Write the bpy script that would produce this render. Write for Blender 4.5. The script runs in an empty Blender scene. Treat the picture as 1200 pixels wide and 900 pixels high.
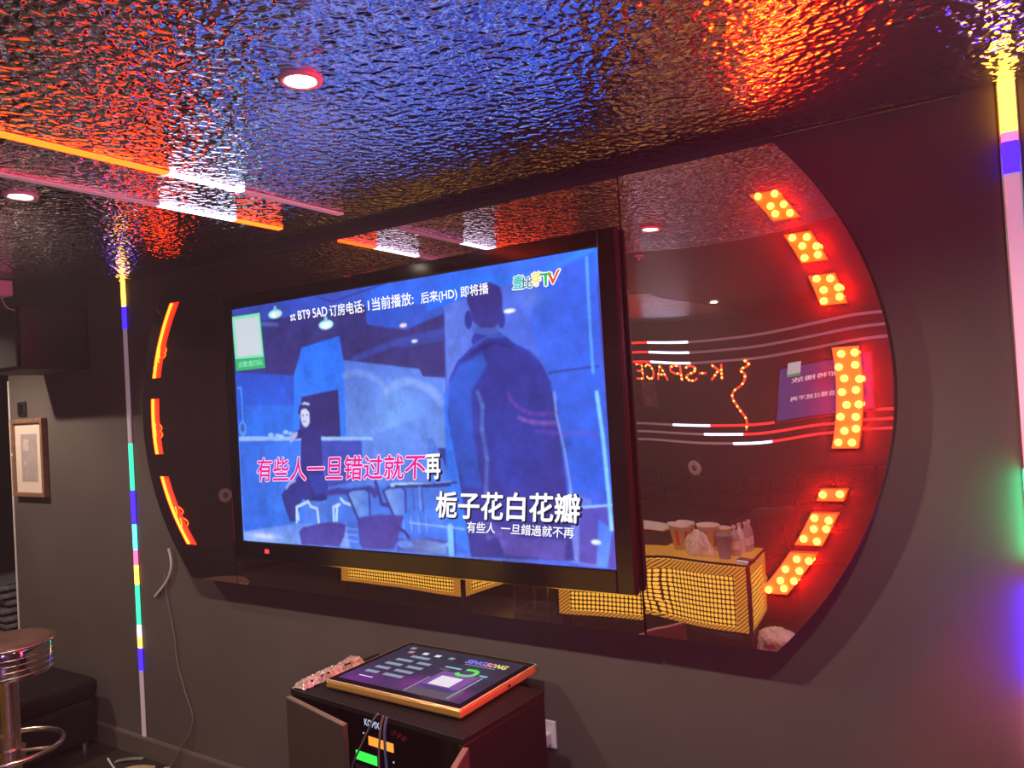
import bpy, bmesh, math, random
import numpy as np
from mathutils import Vector, Matrix

# ------------------------------------------------------------------ camera, world, exposure
sc = bpy.context.scene
COL = sc.collection
EYE = 1.67                                    # lens height; wall with the television is the plane y = 2.2
RM = Matrix(((0.84025232, 0.05821934, 0.5390608),
             (0.53917927, 0.01500325, -0.84205737),
             (-0.05711169, 0.99819107, -0.01878415)))
cam_data = bpy.data.cameras.new('camera')
cam_data.sensor_width = 36.0
cam_data.lens = 898.0 / 1200.0 * 36.0
cam_data.clip_start = 0.02
cam = bpy.data.objects.new('camera', cam_data)
cam.matrix_world = Matrix.Translation((0, 0, EYE)) @ RM.to_4x4()
COL.objects.link(cam)
sc.camera = cam

world = bpy.data.worlds.new('world')
sc.world = world
world.use_nodes = True
world.node_tree.nodes['Background'].inputs['Color'].default_value = (0.010, 0.008, 0.013, 1)
world.node_tree.nodes['Background'].inputs['Strength'].default_value = 1.0

sc.view_settings.view_transform = 'Standard'
sc.view_settings.look = 'None'
sc.view_settings.exposure = 0.0
sc.view_settings.gamma = 1.0
sc.view_settings.use_curve_mapping = False
sc.cycles.caustics_reflective = False
sc.cycles.caustics_refractive = False
sc.cycles.sample_clamp_indirect = 6.0
sc.cycles.max_bounces = 10
sc.cycles.glossy_bounces = 7
sc.cycles.diffuse_bounces = 3
sc.cycles.use_denoising = True

LAMP_W = 82.0          # power of one ceiling downlight
PURPLE_FILL_W = 130.0        # power of the added purple fill light behind the camera
GLOW_HAZE = 0.0055           # density of the scatter volume added for glow
LAMP_COL = (1.0, 0.80, 0.62)
HALF_PI = math.pi / 2


def zr(v):
    return EYE + v


# ------------------------------------------------------------------ materials
def lin(c):
    return tuple(((x / 255.0) / 12.92 if x / 255.0 <= 0.04045 else ((x / 255.0 + 0.055) / 1.055) ** 2.4) for x in c)


def nt(m):
    return m.node_tree.nodes, m.node_tree.links


def base_mat(name, col, rough=0.5, metal=0.0, spec=0.5, noise=0.0, nscale=20.0, bump=0.0, bscale=80.0, coat=0.0):
    m = bpy.data.materials.new(name)
    m.use_nodes = True
    n, l = nt(m)
    b = n['Principled BSDF']
    b.inputs['Base Color'].default_value = (*col, 1)
    b.inputs['Roughness'].default_value = rough
    b.inputs['Metallic'].default_value = metal
    b.inputs['Specular IOR Level'].default_value = spec
    b.inputs['Coat Weight'].default_value = coat
    tc = n.new('ShaderNodeTexCoord')
    if noise > 0:
        t = n.new('ShaderNodeTexNoise')
        t.inputs['Scale'].default_value = nscale
        t.inputs['Detail'].default_value = 6
        l.new(tc.outputs['Object'], t.inputs['Vector'])
        r = n.new('ShaderNodeValToRGB')
        r.color_ramp.elements[0].position = 0.3
        r.color_ramp.elements[1].position = 0.7
        r.color_ramp.elements[0].color = (*[c * (1 - noise) for c in col], 1)
        r.color_ramp.elements[1].color = (*[min(1, c * (1 + noise)) for c in col], 1)
        l.new(t.outputs['Fac'], r.inputs['Fac'])
        l.new(r.outputs['Color'], b.inputs['Base Color'])
    if bump > 0:
        t = n.new('ShaderNodeTexNoise')
        t.inputs['Scale'].default_value = bscale
        t.inputs['Detail'].default_value = 4
        l.new(tc.outputs['Object'], t.inputs['Vector'])
        bp = n.new('ShaderNodeBump')
        bp.inputs['Strength'].default_value = bump
        bp.inputs['Distance'].default_value = 0.002
        l.new(t.outputs['Fac'], bp.inputs['Height'])
        l.new(bp.outputs['Normal'], b.inputs['Normal'])
    return m


def glow(name, col, strength=1.0):
    m = bpy.data.materials.new(name)
    m.use_nodes = True
    n, l = nt(m)
    b = n['Principled BSDF']
    b.inputs['Base Color'].default_value = (0.05, 0.05, 0.05, 1)
    b.inputs['Roughness'].default_value = 0.4
    b.inputs['Emission Color'].default_value = (*col, 1)
    b.inputs['Emission Strength'].default_value = strength
    return m


def dim(name, col, em):
    m = glow(name, em, 1.0)
    m.node_tree.nodes['Principled BSDF'].inputs['Base Color'].default_value = (*col, 1)
    return m


def flat_glow(name, rgb):
    """a plain colour on a lit display"""
    return glow(name, lin(rgb), 1.0)


def painted_screen(name, strength=1.0, rough=0.25):
    m = bpy.data.materials.new(name)
    m.use_nodes = True
    n, l = nt(m)
    b = n['Principled BSDF']
    b.inputs['Base Color'].default_value = (0.01, 0.01, 0.012, 1)
    b.inputs['Roughness'].default_value = rough
    a = n.new('ShaderNodeAttribute')
    a.attribute_name = 'picture'
    l.new(a.outputs['Color'], b.inputs['Emission Color'])
    b.inputs['Emission Strength'].default_value = strength
    return m


def hammered(name, col, rough, strength, scale, dist):
    m = bpy.data.materials.new(name)
    m.use_nodes = True
    n, l = nt(m)
    b = n['Principled BSDF']
    b.inputs['Base Color'].default_value = (*col, 1)
    b.inputs['Metallic'].default_value = 1.0
    b.inputs['Roughness'].default_value = rough
    tc = n.new('ShaderNodeTexCoord')
    wv = n.new('ShaderNodeTexNoise')
    wv.inputs['Scale'].default_value = scale * 0.55
    wv.inputs['Detail'].default_value = 1.0
    l.new(tc.outputs['Object'], wv.inputs['Vector'])
    ad = n.new('ShaderNodeMixRGB')
    ad.blend_type = 'LINEAR_LIGHT'
    ad.inputs['Fac'].default_value = 0.018
    l.new(tc.outputs['Object'], ad.inputs['Color1'])
    l.new(wv.outputs['Color'], ad.inputs['Color2'])
    v = n.new('ShaderNodeTexVoronoi')
    v.feature = 'SMOOTH_F1'
    v.inputs['Scale'].default_value = scale
    v.inputs['Smoothness'].default_value = 0.55
    l.new(ad.outputs['Color'], v.inputs['Vector'])
    no = n.new('ShaderNodeTexNoise')
    no.inputs['Scale'].default_value = scale * 0.8
    no.inputs['Detail'].default_value = 1.5
    l.new(tc.outputs['Object'], no.inputs['Vector'])
    mx = n.new('ShaderNodeMath')
    mx.operation = 'MULTIPLY_ADD'
    mx.inputs[1].default_value = 1.1
    l.new(no.outputs['Fac'], mx.inputs[0])
    l.new(v.outputs['Distance'], mx.inputs[2])
    bp = n.new('ShaderNodeBump')
    bp.inputs['Strength'].default_value = strength
    bp.inputs['Distance'].default_value = dist
    l.new(mx.outputs[0], bp.inputs['Height'])
    l.new(bp.outputs['Normal'], b.inputs['Normal'])
    return m


def acrylic_mirror():
    m = bpy.data.materials.new('black_acrylic_mirror')
    m.use_nodes = True
    n, l = nt(m)
    out = n['Material Output']
    n.remove(n['Principled BSDF'])
    g = n.new('ShaderNodeBsdfGlossy')
    g.inputs['Color'].default_value = (0.62, 0.55, 0.55, 1)
    g.inputs['Roughness'].default_value = 0.0
    d = n.new('ShaderNodeBsdfDiffuse')
    d.inputs['Color'].default_value = (0.16, 0.09, 0.12, 1)
    h = n.new('ShaderNodeBsdfGlossy')               # with the diffuse above, a coat added to catch red LED glow
    h.inputs['Color'].default_value = (0.5, 0.45, 0.45, 1)
    h.inputs['Roughness'].default_value = 0.42
    m1 = n.new('ShaderNodeMixShader')
    m1.inputs['Fac'].default_value = 0.5
    m2 = n.new('ShaderNodeMixShader')
    m2.inputs['Fac'].default_value = 0.13
    l.new(d.outputs[0], m1.inputs[1])
    l.new(h.outputs[0], m1.inputs[2])
    l.new(g.outputs[0], m2.inputs[1])
    l.new(m1.outputs[0], m2.inputs[2])
    tc = n.new('ShaderNodeTexCoord')
    t = n.new('ShaderNodeTexNoise')
    t.inputs['Scale'].default_value = 3.0
    t.inputs['Detail'].default_value = 0.5
    l.new(tc.outputs['Object'], t.inputs['Vector'])
    bp = n.new('ShaderNodeBump')
    bp.inputs['Strength'].default_value = 0.25
    bp.inputs['Distance'].default_value = 0.004
    l.new(t.outputs['Fac'], bp.inputs['Height'])
    l.new(bp.outputs['Normal'], g.inputs['Normal'])
    l.new(m2.outputs[0], out.inputs['Surface'])
    return m


def dotted_light(name, kind):
    """yellow light shining through a perforated black sheet; kind 0 round holes, 1 slanting slots"""
    m = bpy.data.materials.new(name)
    m.use_nodes = True
    n, l = nt(m)
    b = n['Principled BSDF']
    b.inputs['Base Color'].default_value = (0.02, 0.015, 0.01, 1)
    b.inputs['Roughness'].default_value = 0.3
    tc = n.new('ShaderNodeTexCoord')
    sp = n.new('ShaderNodeSeparateXYZ')
    l.new(tc.outputs['Object'], sp.inputs[0])

    def mth(op, a, bv=None):
        q = n.new('ShaderNodeMath')
        q.operation = op
        for i, s in enumerate((a, bv)):
            if s is None:
                continue
            if isinstance(s, (int, float)):
                q.inputs[i].default_value = s
            else:
                l.new(s, q.inputs[i])
        return q.outputs[0]
    if kind == 0:
        hx = mth('MULTIPLY', mth('ADD', sp.outputs['X'], sp.outputs['Y']), math.pi / 0.030)
        hz = mth('MULTIPLY', sp.outputs['Z'], math.pi / 0.030)
        a = mth('ABSOLUTE', mth('SINE', hx))
        c = mth('ABSOLUTE', mth('SINE', hz))
        f = mth('GREATER_THAN', mth('MULTIPLY', a, c), 0.34)
    else:
        hz = mth('MULTIPLY', mth('ADD', mth('ADD', sp.outputs['X'], mth('MULTIPLY', sp.outputs['Y'], 1.0)), mth('MULTIPLY', sp.outputs['Z'], -1.3)), math.pi / 0.032)
        f = mth('GREATER_THAN', mth('ABSOLUTE', mth('SINE', hz)), 0.50)
    mix = n.new('ShaderNodeMixRGB')
    mix.inputs['Color1'].default_value = (0.05, 0.02, 0.002, 1)
    mix.inputs['Color2'].default_value = (1.9, 0.98, 0.10, 1) if kind == 0 else (1.0, 0.42, 0.04, 1)
    l.new(f, mix.inputs['Fac'])
    l.new(mix.outputs['Color'], b.inputs['Emission Color'])
    b.inputs['Emission Strength'].default_value = 1.0
    return m


M = dict(
    wall=base_mat('dark_grey_wall_paint', (0.112, 0.089, 0.082), 0.75, noise=0.10, nscale=3, bump=0.15, bscale=120),
    wall_black=base_mat('black_wall_paint', (0.012, 0.009, 0.012), 0.55, noise=0.1, nscale=4),
    ceil=base_mat('dark_ceiling_paint', (0.03, 0.022, 0.026), 0.35, noise=0.1, nscale=5),
    hammered=hammered('hammered_steel_sheet', (0.80, 0.74, 0.86), 0.12, 0.55, 46.0, 0.0080),
    floor=base_mat('dark_floor_vinyl', (0.030, 0.022, 0.018), 0.35, noise=0.35, nscale=9),
    skirt=base_mat('skirting_paint', (0.13, 0.10, 0.088), 0.5, noise=0.08, nscale=5),
    mirror=acrylic_mirror(),
    black_gloss=base_mat('black_gloss_plastic', (0.008, 0.007, 0.010), 0.12),
    black_matte=base_mat('black_matte_plastic', (0.012, 0.010, 0.012), 0.55),
    black_board=base_mat('black_board', (0.010, 0.008, 0.010), 0.5),
    leather=base_mat('black_leather', (0.007, 0.005, 0.006), 0.6, spec=0.2, bump=0.3, bscale=60),
    cab=base_mat('black_laminate', (0.008, 0.0075, 0.008), 0.55, spec=0.2, noise=0.12, nscale=12),
    cab_door=base_mat('dark_brown_door_laminate', (0.060, 0.045, 0.038), 0.45, noise=0.1, nscale=8),
    cab_edge=base_mat('worn_board_edge', (0.16, 0.12, 0.09), 0.6, noise=0.2, nscale=50),
    chrome=base_mat('polished_chrome', (0.75, 0.68, 0.66), 0.07, metal=1.0),
    copper=base_mat('brushed_warm_steel', (0.72, 0.55, 0.48), 0.24, metal=1.0, noise=0.1, nscale=40),
    steel=base_mat('steel', (0.5, 0.5, 0.52), 0.25, metal=1.0),
    gold=base_mat('gold_anodised_edge', (0.85, 0.48, 0.14), 0.28, metal=0.6),
    gold_lip=base_mat('pale_gold_lip', (0.9, 0.68, 0.45), 0.3, metal=0.4),
    seat=base_mat('brown_seat_vinyl', (0.12, 0.06, 0.045), 0.35, noise=0.15, nscale=15),
    white=base_mat('white_plastic', (0.75, 0.72, 0.70), 0.4),
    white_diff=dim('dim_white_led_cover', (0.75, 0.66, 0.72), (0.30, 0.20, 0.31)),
    white_paper=base_mat('white_card', (0.78, 0.74, 0.68), 0.7, noise=0.05, nscale=30),
    mat_board=base_mat('cream_mount_board', (0.80, 0.66, 0.58), 0.8),
    print_grey=base_mat('grey_print', (0.45, 0.37, 0.36), 0.7, noise=0.12, nscale=18),
    print_light=base_mat('pale_print', (0.62, 0.52, 0.50), 0.7, noise=0.2, nscale=60),
    wood=base_mat('brown_frame_wood', (0.28, 0.15, 0.085), 0.4, noise=0.25, nscale=25),
    red_print=base_mat('red_stripe_card', (0.55, 0.03, 0.02), 0.6),
    cup_blue=base_mat('grey_blue_card', (0.26, 0.24, 0.36), 0.6),
    bag=base_mat('thin_white_bag', (0.70, 0.66, 0.58), 0.35, noise=0.2, nscale=30, bump=0.8, bscale=30),
    bottle=base_mat('clear_bottle', (0.45, 0.40, 0.38), 0.12),
    cap=base_mat('pink_bottle_cap', (0.7, 0.45, 0.5), 0.4),
    foil=base_mat('crinkled_plastic_wrap', (0.62, 0.52, 0.44), 0.18, metal=0.4, noise=0.4, nscale=90, bump=1.0, bscale=150),
    grey_paper=base_mat('grey_paper', (0.20, 0.19, 0.18), 0.7, noise=0.3, nscale=20),
    cable_white=base_mat('white_cable_sheath', (0.72, 0.64, 0.56), 0.5),
    cable_grey=base_mat('grey_cable_sheath', (0.20, 0.17, 0.16), 0.5),
    cable_blue=base_mat('blue_cable_sheath', (0.10, 0.13, 0.30), 0.4),
    cable_black=base_mat('black_cable_sheath', (0.03, 0.03, 0.03), 0.4),
    cardboard=base_mat('torn_cardboard', (0.52, 0.36, 0.20), 0.7, noise=0.2, nscale=40),
    red_glass=base_mat('red_film', (0.35, 0.01, 0.01), 0.25),
    dots=dotted_light('yellow_lit_perforated_sheet', 0),
    slots=dotted_light('yellow_lit_slotted_sheet', 1),
    tinsel_r=base_mat('dark_red_foil', (0.25, 0.01, 0.03), 0.2, metal=0.8),
    tinsel_b=base_mat('dark_blue_foil', (0.03, 0.05, 0.25), 0.2, metal=0.8),
    pale_slat=base_mat('grey_slat', (0.30, 0.31, 0.35), 0.5, noise=0.35, nscale=25),
    lamp_face=glow('downlight_face', (1.0, 0.86, 0.66), 45.0),
    e_orange=glow('led_red_orange', (10.0, 0.5, 0.02), 1.0),
    e_white=glow('led_white', (5.0, 4.8, 6.5), 1.0),
    e_red=glow('led_red', (3.0, 0.06, 0.05), 1.0),
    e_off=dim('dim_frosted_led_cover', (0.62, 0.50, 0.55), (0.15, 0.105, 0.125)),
    e_yellow=glow('led_yellow', (7.0, 3.2, 0.25), 1.0),
    e_violet=glow('led_violet_blue', (0.10, 0.03, 6.0), 1.0),
    e_teal=glow('led_teal', (0.06, 1.7, 0.75), 1.0),
    e_cyan=glow('led_cyan', (0.25, 2.4, 2.8), 1.0),
    e_pink=glow('led_pink', (3.2, 0.30, 0.75), 1.0),
    e_green_strong=glow('strong_led_green', (0.6, 30.0, 11.0), 1.0),
    e_blue_strong=glow('strong_led_blue', (3.0, 0.7, 95.0), 1.0),
    e_pink_strong=glow('strong_led_pink', (16.0, 4.0, 8.0), 1.0),
    e_pale=glow('led_pale_white', (3.0, 2.8, 2.6), 1.0),
    e_green=glow('led_green', (0.1, 3.0, 0.9), 1.0),
    bead=glow('led_bead', (1050.0, 6.5, 0.3), 1.0),
    win_back=glow('red_lit_diffuser', (6.0, 0.16, 0.01), 1.0),
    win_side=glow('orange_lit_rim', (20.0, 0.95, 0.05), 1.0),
    win_red=glow('red_lit_backing', (3.5, 0.02, 0.006), 1.0),
    neon=glow('red_neon_tube', (3.2, 0.16, 0.04), 1.0),
    neon_bead=glow('amber_neon_bulb', (8.0, 3.0, 0.5), 1.0),
    txt_white=flat_glow('lyric_white', (255, 255, 255)),
    txt_black=flat_glow('lyric_shadow', (18, 26, 70)),
    txt_magenta=flat_glow('lyric_magenta', (225, 30, 150)),
    txt_pinkwhite=flat_glow('lyric_pink_white', (255, 225, 245)),
    logo_teal=flat_glow('logo_teal', (20, 190, 190)),
    logo_deep=flat_glow('logo_deep_teal', (10, 120, 130)),
    logo_yellow=flat_glow('logo_yellow', (240, 225, 120)),
    logo_green=flat_glow('logo_green', (20, 185, 90)),
    logo_orange=flat_glow('logo_orange', (225, 80, 40)),
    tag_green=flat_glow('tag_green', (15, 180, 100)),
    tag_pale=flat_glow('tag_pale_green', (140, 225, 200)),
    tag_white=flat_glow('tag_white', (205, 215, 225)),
    disp_orange=glow('orange_display', (1.3, 0.42, 0.05), 1.0),
    disp_green=glow('green_display', (0.05, 1.1, 0.10), 1.0),
    disp_text=flat_glow('pale_display_text', (190, 210, 240)),
    standby=glow('red_standby_light', (2.0, 0.06, 0.06), 1.0),
    title_violet=flat_glow('title_violet', (120, 110, 215)),
    title_pink=flat_glow('title_pink', (220, 140, 160)),
    title_yellow=flat_glow('title_yellow', (215, 200, 120)),
    ui_bar=flat_glow('menu_bar_blue_grey', (125, 145, 170)),
    ui_white=flat_glow('menu_white', (225, 220, 235)),
    ui_green=flat_glow('menu_green', (60, 225, 85)),
    ui_purple=flat_glow('menu_purple', (105, 60, 150)),
    ui_dark=flat_glow('menu_slate', (52, 62, 84)),
    ui_pink=flat_glow('menu_pink', (205, 110, 130)),
    ui_cyan=flat_glow('menu_cyan', (110, 190, 205)),
)
M['tv_picture'] = painted_screen('television_picture', 1.2)
M['touch_picture'] = painted_screen('touch_screen_picture', 1.0, 0.2)
M['far_picture'] = painted_screen('far_television_picture', 0.55)


# ------------------------------------------------------------------ mesh helpers
class MB:
    def __init__(s):
        s.v, s.f, s.sm = [], [], []

    def add(s, vs, fs, smooth=False):
        o = len(s.v)
        s.v += [tuple(p) for p in vs]
        s.f += [tuple(i + o for i in f) for f in fs]
        s.sm += [smooth] * len(fs)
        return s

    def box(s, x0, x1, y0, y1, z0, z1):
        vs = [(x, y, z) for x in (x0, x1) for y in (y0, y1) for z in (z0, z1)]
        fs = [(0, 1, 3, 2), (4, 6, 7, 5), (0, 4, 5, 1), (2, 3, 7, 6), (0, 2, 6, 4), (1, 5, 7, 3)]
        return s.add(vs, fs)

    def bbox(s, x0, x1, y0, y1, z0, z1, b=0.004, seg=2):
        bm = bmesh.new()
        bmesh.ops.create_cube(bm, size=1.0)
        for v in bm.verts:
            v.co = Vector(((x0 + x1) / 2 + v.co.x * (x1 - x0), (y0 + y1) / 2 + v.co.y * (y1 - y0), (z0 + z1) / 2 + v.co.z * (z1 - z0)))
        bmesh.ops.bevel(bm, geom=list(bm.edges), offset=b, segments=seg, profile=0.5, affect='EDGES')
        bm.verts.index_update()
        s.add([v.co[:] for v in bm.verts], [tuple(v.index for v in f.verts) for f in bm.faces])
        bm.free()
        return s

    def lathe(s, prof, cx=0, cy=0, n=24, smooth=True, cap0=True, cap1=True):
        vs, fs = [], []
        for r, z in prof:
            for k in range(n):
                a = 2 * math.pi * k / n
                vs.append((cx + r * math.cos(a), cy + r * math.sin(a), z))
        for i in range(len(prof) - 1):
            for k in range(n):
                k2 = (k + 1) % n
                fs.append((i * n + k, i * n + k2, (i + 1) * n + k2, (i + 1) * n + k))
        s.add(vs, fs, smooth)
        if cap0:
            s.add([vs[k] for k in range(n)], [tuple(reversed(range(n)))])
        if cap1:
            s.add([vs[(len(prof) - 1) * n + k] for k in range(n)], [tuple(range(n))])
        return s

    def tube(s, pts, r, n=8, closed=False):
        pts = [Vector(p) for p in pts]
        N = len(pts)
        vs, fs = [], []
        up = Vector((0, 0, 1))
        prev = None
        for i, p in enumerate(pts):
            if closed:
                t = pts[(i + 1) % N] - pts[i - 1]
            else:
                t = pts[min(i + 1, N - 1)] - pts[max(i - 1, 0)]
            t.normalize()
            a = prev if prev is not None else (up if abs(t.dot(up)) < 0.9 else Vector((1, 0, 0)))
            b = t.cross(a)
            b.normalize()
            a = b.cross(t)
            a.normalize()
            prev = a
            rr = r[i] if isinstance(r, (list, tuple)) else r
            for k in range(n):
                q = 2 * math.pi * k / n
                vs.append(p + (a * math.cos(q) + b * math.sin(q)) * rr)
        for i in range(N if closed else N - 1):
            j = (i + 1) % N
            for k in range(n):
                k2 = (k + 1) % n
                fs.append((i * n + k, j * n + k, j * n + k2, i * n + k2))
        s.add(vs, fs, True)
        if not closed:
            s.add([vs[k] for k in range(n)], [tuple(range(n))])
            s.add([vs[(N - 1) * n + k] for k in range(n)], [tuple(reversed(range(n)))])
        return s

    def sphere(s, c, r, u=10, w=6, sc_=(1, 1, 1)):
        vs, fs = [], []
        for i in range(w + 1):
            th = math.pi * i / w
            for k in range(u):
                a = 2 * math.pi * k / u
                vs.append((c[0] + r * sc_[0] * math.sin(th) * math.cos(a), c[1] + r * sc_[1] * math.sin(th) * math.sin(a), c[2] + r * sc_[2] * math.cos(th)))
        for i in range(w):
            for k in range(u):
                k2 = (k + 1) % u
                fs.append((i * u + k, (i + 1) * u + k, (i + 1) * u + k2, i * u + k2))
        return s.add(vs, fs, True)

    def build(s, name, mat, parent=None):
        me = bpy.data.meshes.new(name)
        me.from_pydata(s.v, [], s.f)
        me.polygons.foreach_set('use_smooth', s.sm)
        me.materials.append(mat)
        me.validate()
        me.update()
        return link(name, me, parent)


def link(name, data, parent=None):
    o = bpy.data.objects.new(name, data)
    COL.objects.link(o)
    if parent is not None:
        o.parent = parent
    return o


def tag(o, label, cat, group=None):
    o['label'] = label
    o['category'] = cat
    if group:
        o['group'] = group
    return o


def thing(name, label, cat, loc=(0, 0, 0), rz=0.0, group=None):
    o = bpy.data.objects.new(name, None)
    o.empty_display_size = 0.05
    COL.objects.link(o)
    o.location = loc
    o.rotation_euler = (0, 0, rz)
    return tag(o, label, cat, group)


def struct(o):
    o['kind'] = 'structure'
    return o


def smooth_path(pts, k=6):
    P = [Vector(p) for p in pts]
    out = []
    for i in range(len(P) - 1):
        p0, p1, p2, p3 = P[max(i - 1, 0)], P[i], P[i + 1], P[min(i + 2, len(P) - 1)]
        for j in range(k):
            t = j / k
            out.append(0.5 * ((2 * p1) + (p2 - p0) * t + (2 * p0 - 5 * p1 + 4 * p2 - p3) * t * t + (3 * p1 - p0 - 3 * p2 + p3) * t ** 3))
    out.append(P[-1])
    return out


def text_verts(s, bold=0.0):
    cu = bpy.data.curves.new('t', 'FONT')
    cu.body = s
    cu.size = 1.0
    cu.offset = bold
    cu.resolution_u = 3
    o = bpy.data.objects.new('t', cu)
    COL.objects.link(o)
    dg = bpy.context.evaluated_depsgraph_get()
    me = o.evaluated_get(dg).to_mesh()
    vs = [v.co[:] for v in me.vertices]
    fs = [tuple(p.vertices) for p in me.polygons]
    o.evaluated_get(dg).to_mesh_clear()
    bpy.data.objects.remove(o)
    bpy.data.curves.remove(cu)
    return vs, fs


def text_mesh(name, s, mat, parent, fn, bold=0.0, ref=None):
    """lettering; fn(u, v) places the unit box of the word (u along, v up) on its surface.
    ref: bounding box of the plain letters, so that a bolder copy lines up behind them"""
    vs, fs = text_verts(s)
    base_v, base_f = list(vs), list(fs)
    if bold > 0:                                    # heavier strokes: the same letters laid over themselves, slightly shifted
        for k in range(8):
            dx, dy = bold * math.cos(k * math.pi / 4), bold * math.sin(k * math.pi / 4)
            o = len(vs)
            vs = vs + [(v[0] + dx, v[1] + dy, 0) for v in base_v]
            fs = fs + [tuple(i + o for i in f) for f in base_f]
    bb = ref or (min(v[0] for v in base_v), max(v[0] for v in base_v), min(v[1] for v in base_v), max(v[1] for v in base_v))
    me = bpy.data.meshes.new(name)
    me.from_pydata([fn((v[0] - bb[0]) / (bb[1] - bb[0]), (v[1] - bb[2]) / (bb[3] - bb[2])) for v in vs], [], fs)
    me.materials.append(mat)
    me.update()
    link(name, me, parent)
    return bb


# ------------------------------------------------------------------ small drawing board for the pictures on the displays
class Board:
    def __init__(s, W, H, rgb):
        s.W, s.H = W, H
        s.a = np.empty((H, W, 3))
        s.a[:] = lin(rgb)

    def _box(s, x0, x1, y0, y1):
        x0 = max(0, int(math.floor(x0)) - 2)
        x1 = min(s.W, int(math.ceil(x1)) + 3)
        y0 = max(0, int(math.floor(y0)) - 2)
        y1 = min(s.H, int(math.ceil(y1)) + 3)
        return x0, x1, y0, y1

    def _blend(s, b, cov, rgb, rgb2, dirn, alpha):
        x0, x1, y0, y1 = b
        if x1 <= x0 or y1 <= y0:
            return
        c = np.array(lin(rgb))
        if rgb2 is not None:
            c2 = np.array(lin(rgb2))
            if dirn == 'x':
                t = np.linspace(0, 1, x1 - x0)[None, :, None] * np.ones((y1 - y0, 1, 1))
            else:
                t = np.linspace(0, 1, y1 - y0)[:, None, None] * np.ones((1, x1 - x0, 1))
            c = c * (1 - t) + c2 * t
        k = (cov * alpha)[:, :, None]
        s.a[y0:y1, x0:x1] = s.a[y0:y1, x0:x1] * (1 - k) + c * k

    def poly(s, pts, rgb, rgb2=None, dirn='y', alpha=1.0, soft=0):
        xs = [p[0] for p in pts]
        ys = [p[1] for p in pts]
        b = s._box(min(xs) - soft * 2, max(xs) + soft * 2, min(ys) - soft * 2, max(ys) + soft * 2)
        x0, x1, y0, y1 = b
        if x1 <= x0 or y1 <= y0:
            return
        cov = np.zeros((y1 - y0, x1 - x0))
        for ox in (0.25, 0.75):
            for oy in (0.25, 0.75):
                X, Y = np.meshgrid(np.arange(x0, x1) + ox - 0.5, np.arange(y0, y1) + oy - 0.5)
                ins = np.zeros(X.shape, bool)
                for i in range(len(pts)):
                    ax, ay = pts[i]
                    bx, by = pts[i - 1]
                    if ay == by:
                        continue
                    ins ^= ((ay > Y) != (by > Y)) & (X < (bx - ax) * (Y - ay) / (by - ay) + ax)
                cov += ins * 0.25
        for _ in range(int(soft)):
            p = np.pad(cov, 1, mode='edge')
            cov = (p[:-2, 1:-1] + p[2:, 1:-1] + p[1:-1, :-2] + p[1:-1, 2:] + 2 * cov) / 6
        s._blend(b, cov, rgb, rgb2, dirn, alpha)

    def ell(s, cx, cy, rx, ry, rgb, alpha=1.0, soft=1.0, rgb2=None):
        b = s._box(cx - rx * soft, cx + rx * soft, cy - ry * soft, cy + ry * soft)
        x0, x1, y0, y1 = b
        if x1 <= x0 or y1 <= y0:
            return
        X, Y = np.meshgrid(np.arange(x0, x1), np.arange(y0, y1))
        d = np.sqrt(((X - cx) / rx) ** 2 + ((Y - cy) / ry) ** 2)
        cov = np.clip((1.0 - d) * min(rx, ry) + 0.5, 0, 1) if soft <= 1.0 else np.exp(-(d * 1.6) ** 2)
        s._blend(b, cov, rgb, rgb2, 'y', alpha)

    def line(s, pts, w, rgb, alpha=1.0, soft=0.8):
        for (ax, ay), (bx, by) in zip(pts[:-1], pts[1:]):
            b = s._box(min(ax, bx) - w * 2, max(ax, bx) + w * 2, min(ay, by) - w * 2, max(ay, by) + w * 2)
            x0, x1, y0, y1 = b
            if x1 <= x0 or y1 <= y0:
                continue
            X, Y = np.meshgrid(np.arange(x0, x1), np.arange(y0, y1))
            L = max(1e-6, (bx - ax) ** 2 + (by - ay) ** 2)
            t = np.clip(((X - ax) * (bx - ax) + (Y - ay) * (by - ay)) / L, 0, 1)
            d = np.hypot(X - ax - t * (bx - ax), Y - ay - t * (by - ay))
            s._blend(b, np.clip((w / 2 - d) / soft + 0.5, 0, 1), rgb, None, 'y', alpha)

    def grain(s, amount, seed=1, blur=1):
        """uneven light, soft edges and the blotchy compression of a video frame"""
        g = np.random.default_rng(seed)
        tot = np.zeros((s.H, s.W))
        for k, w in ((9, 0.5), (24, 0.6), (60, 0.5), (150, 0.35)):
            h = max(2, int(k * s.H / s.W))
            n = g.standard_normal((h + 1, k + 1))
            yy = np.linspace(0, h - 1e-6, s.H)
            xx = np.linspace(0, k - 1e-6, s.W)
            y0, x0 = yy.astype(int), xx.astype(int)
            fy, fx = yy - y0, xx - x0
            fy, fx = (fy * fy * (3 - 2 * fy))[:, None], (fx * fx * (3 - 2 * fx))[None, :]
            tot += w * ((n[y0][:, x0] * (1 - fx) + n[y0][:, x0 + 1] * fx) * (1 - fy) + (n[y0 + 1][:, x0] * (1 - fx) + n[y0 + 1][:, x0 + 1] * fx) * fy)
        for _ in range(blur):
            p = np.pad(s.a, ((1, 1), (1, 1), (0, 0)), mode='edge')
            s.a = (p[:-2, 1:-1] + p[2:, 1:-1] + p[1:-1, :-2] + p[1:-1, 2:] + 2 * s.a) / 6
        s.a *= np.clip(1 + amount * tot, 0.3, 1.8)[:, :, None]

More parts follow.
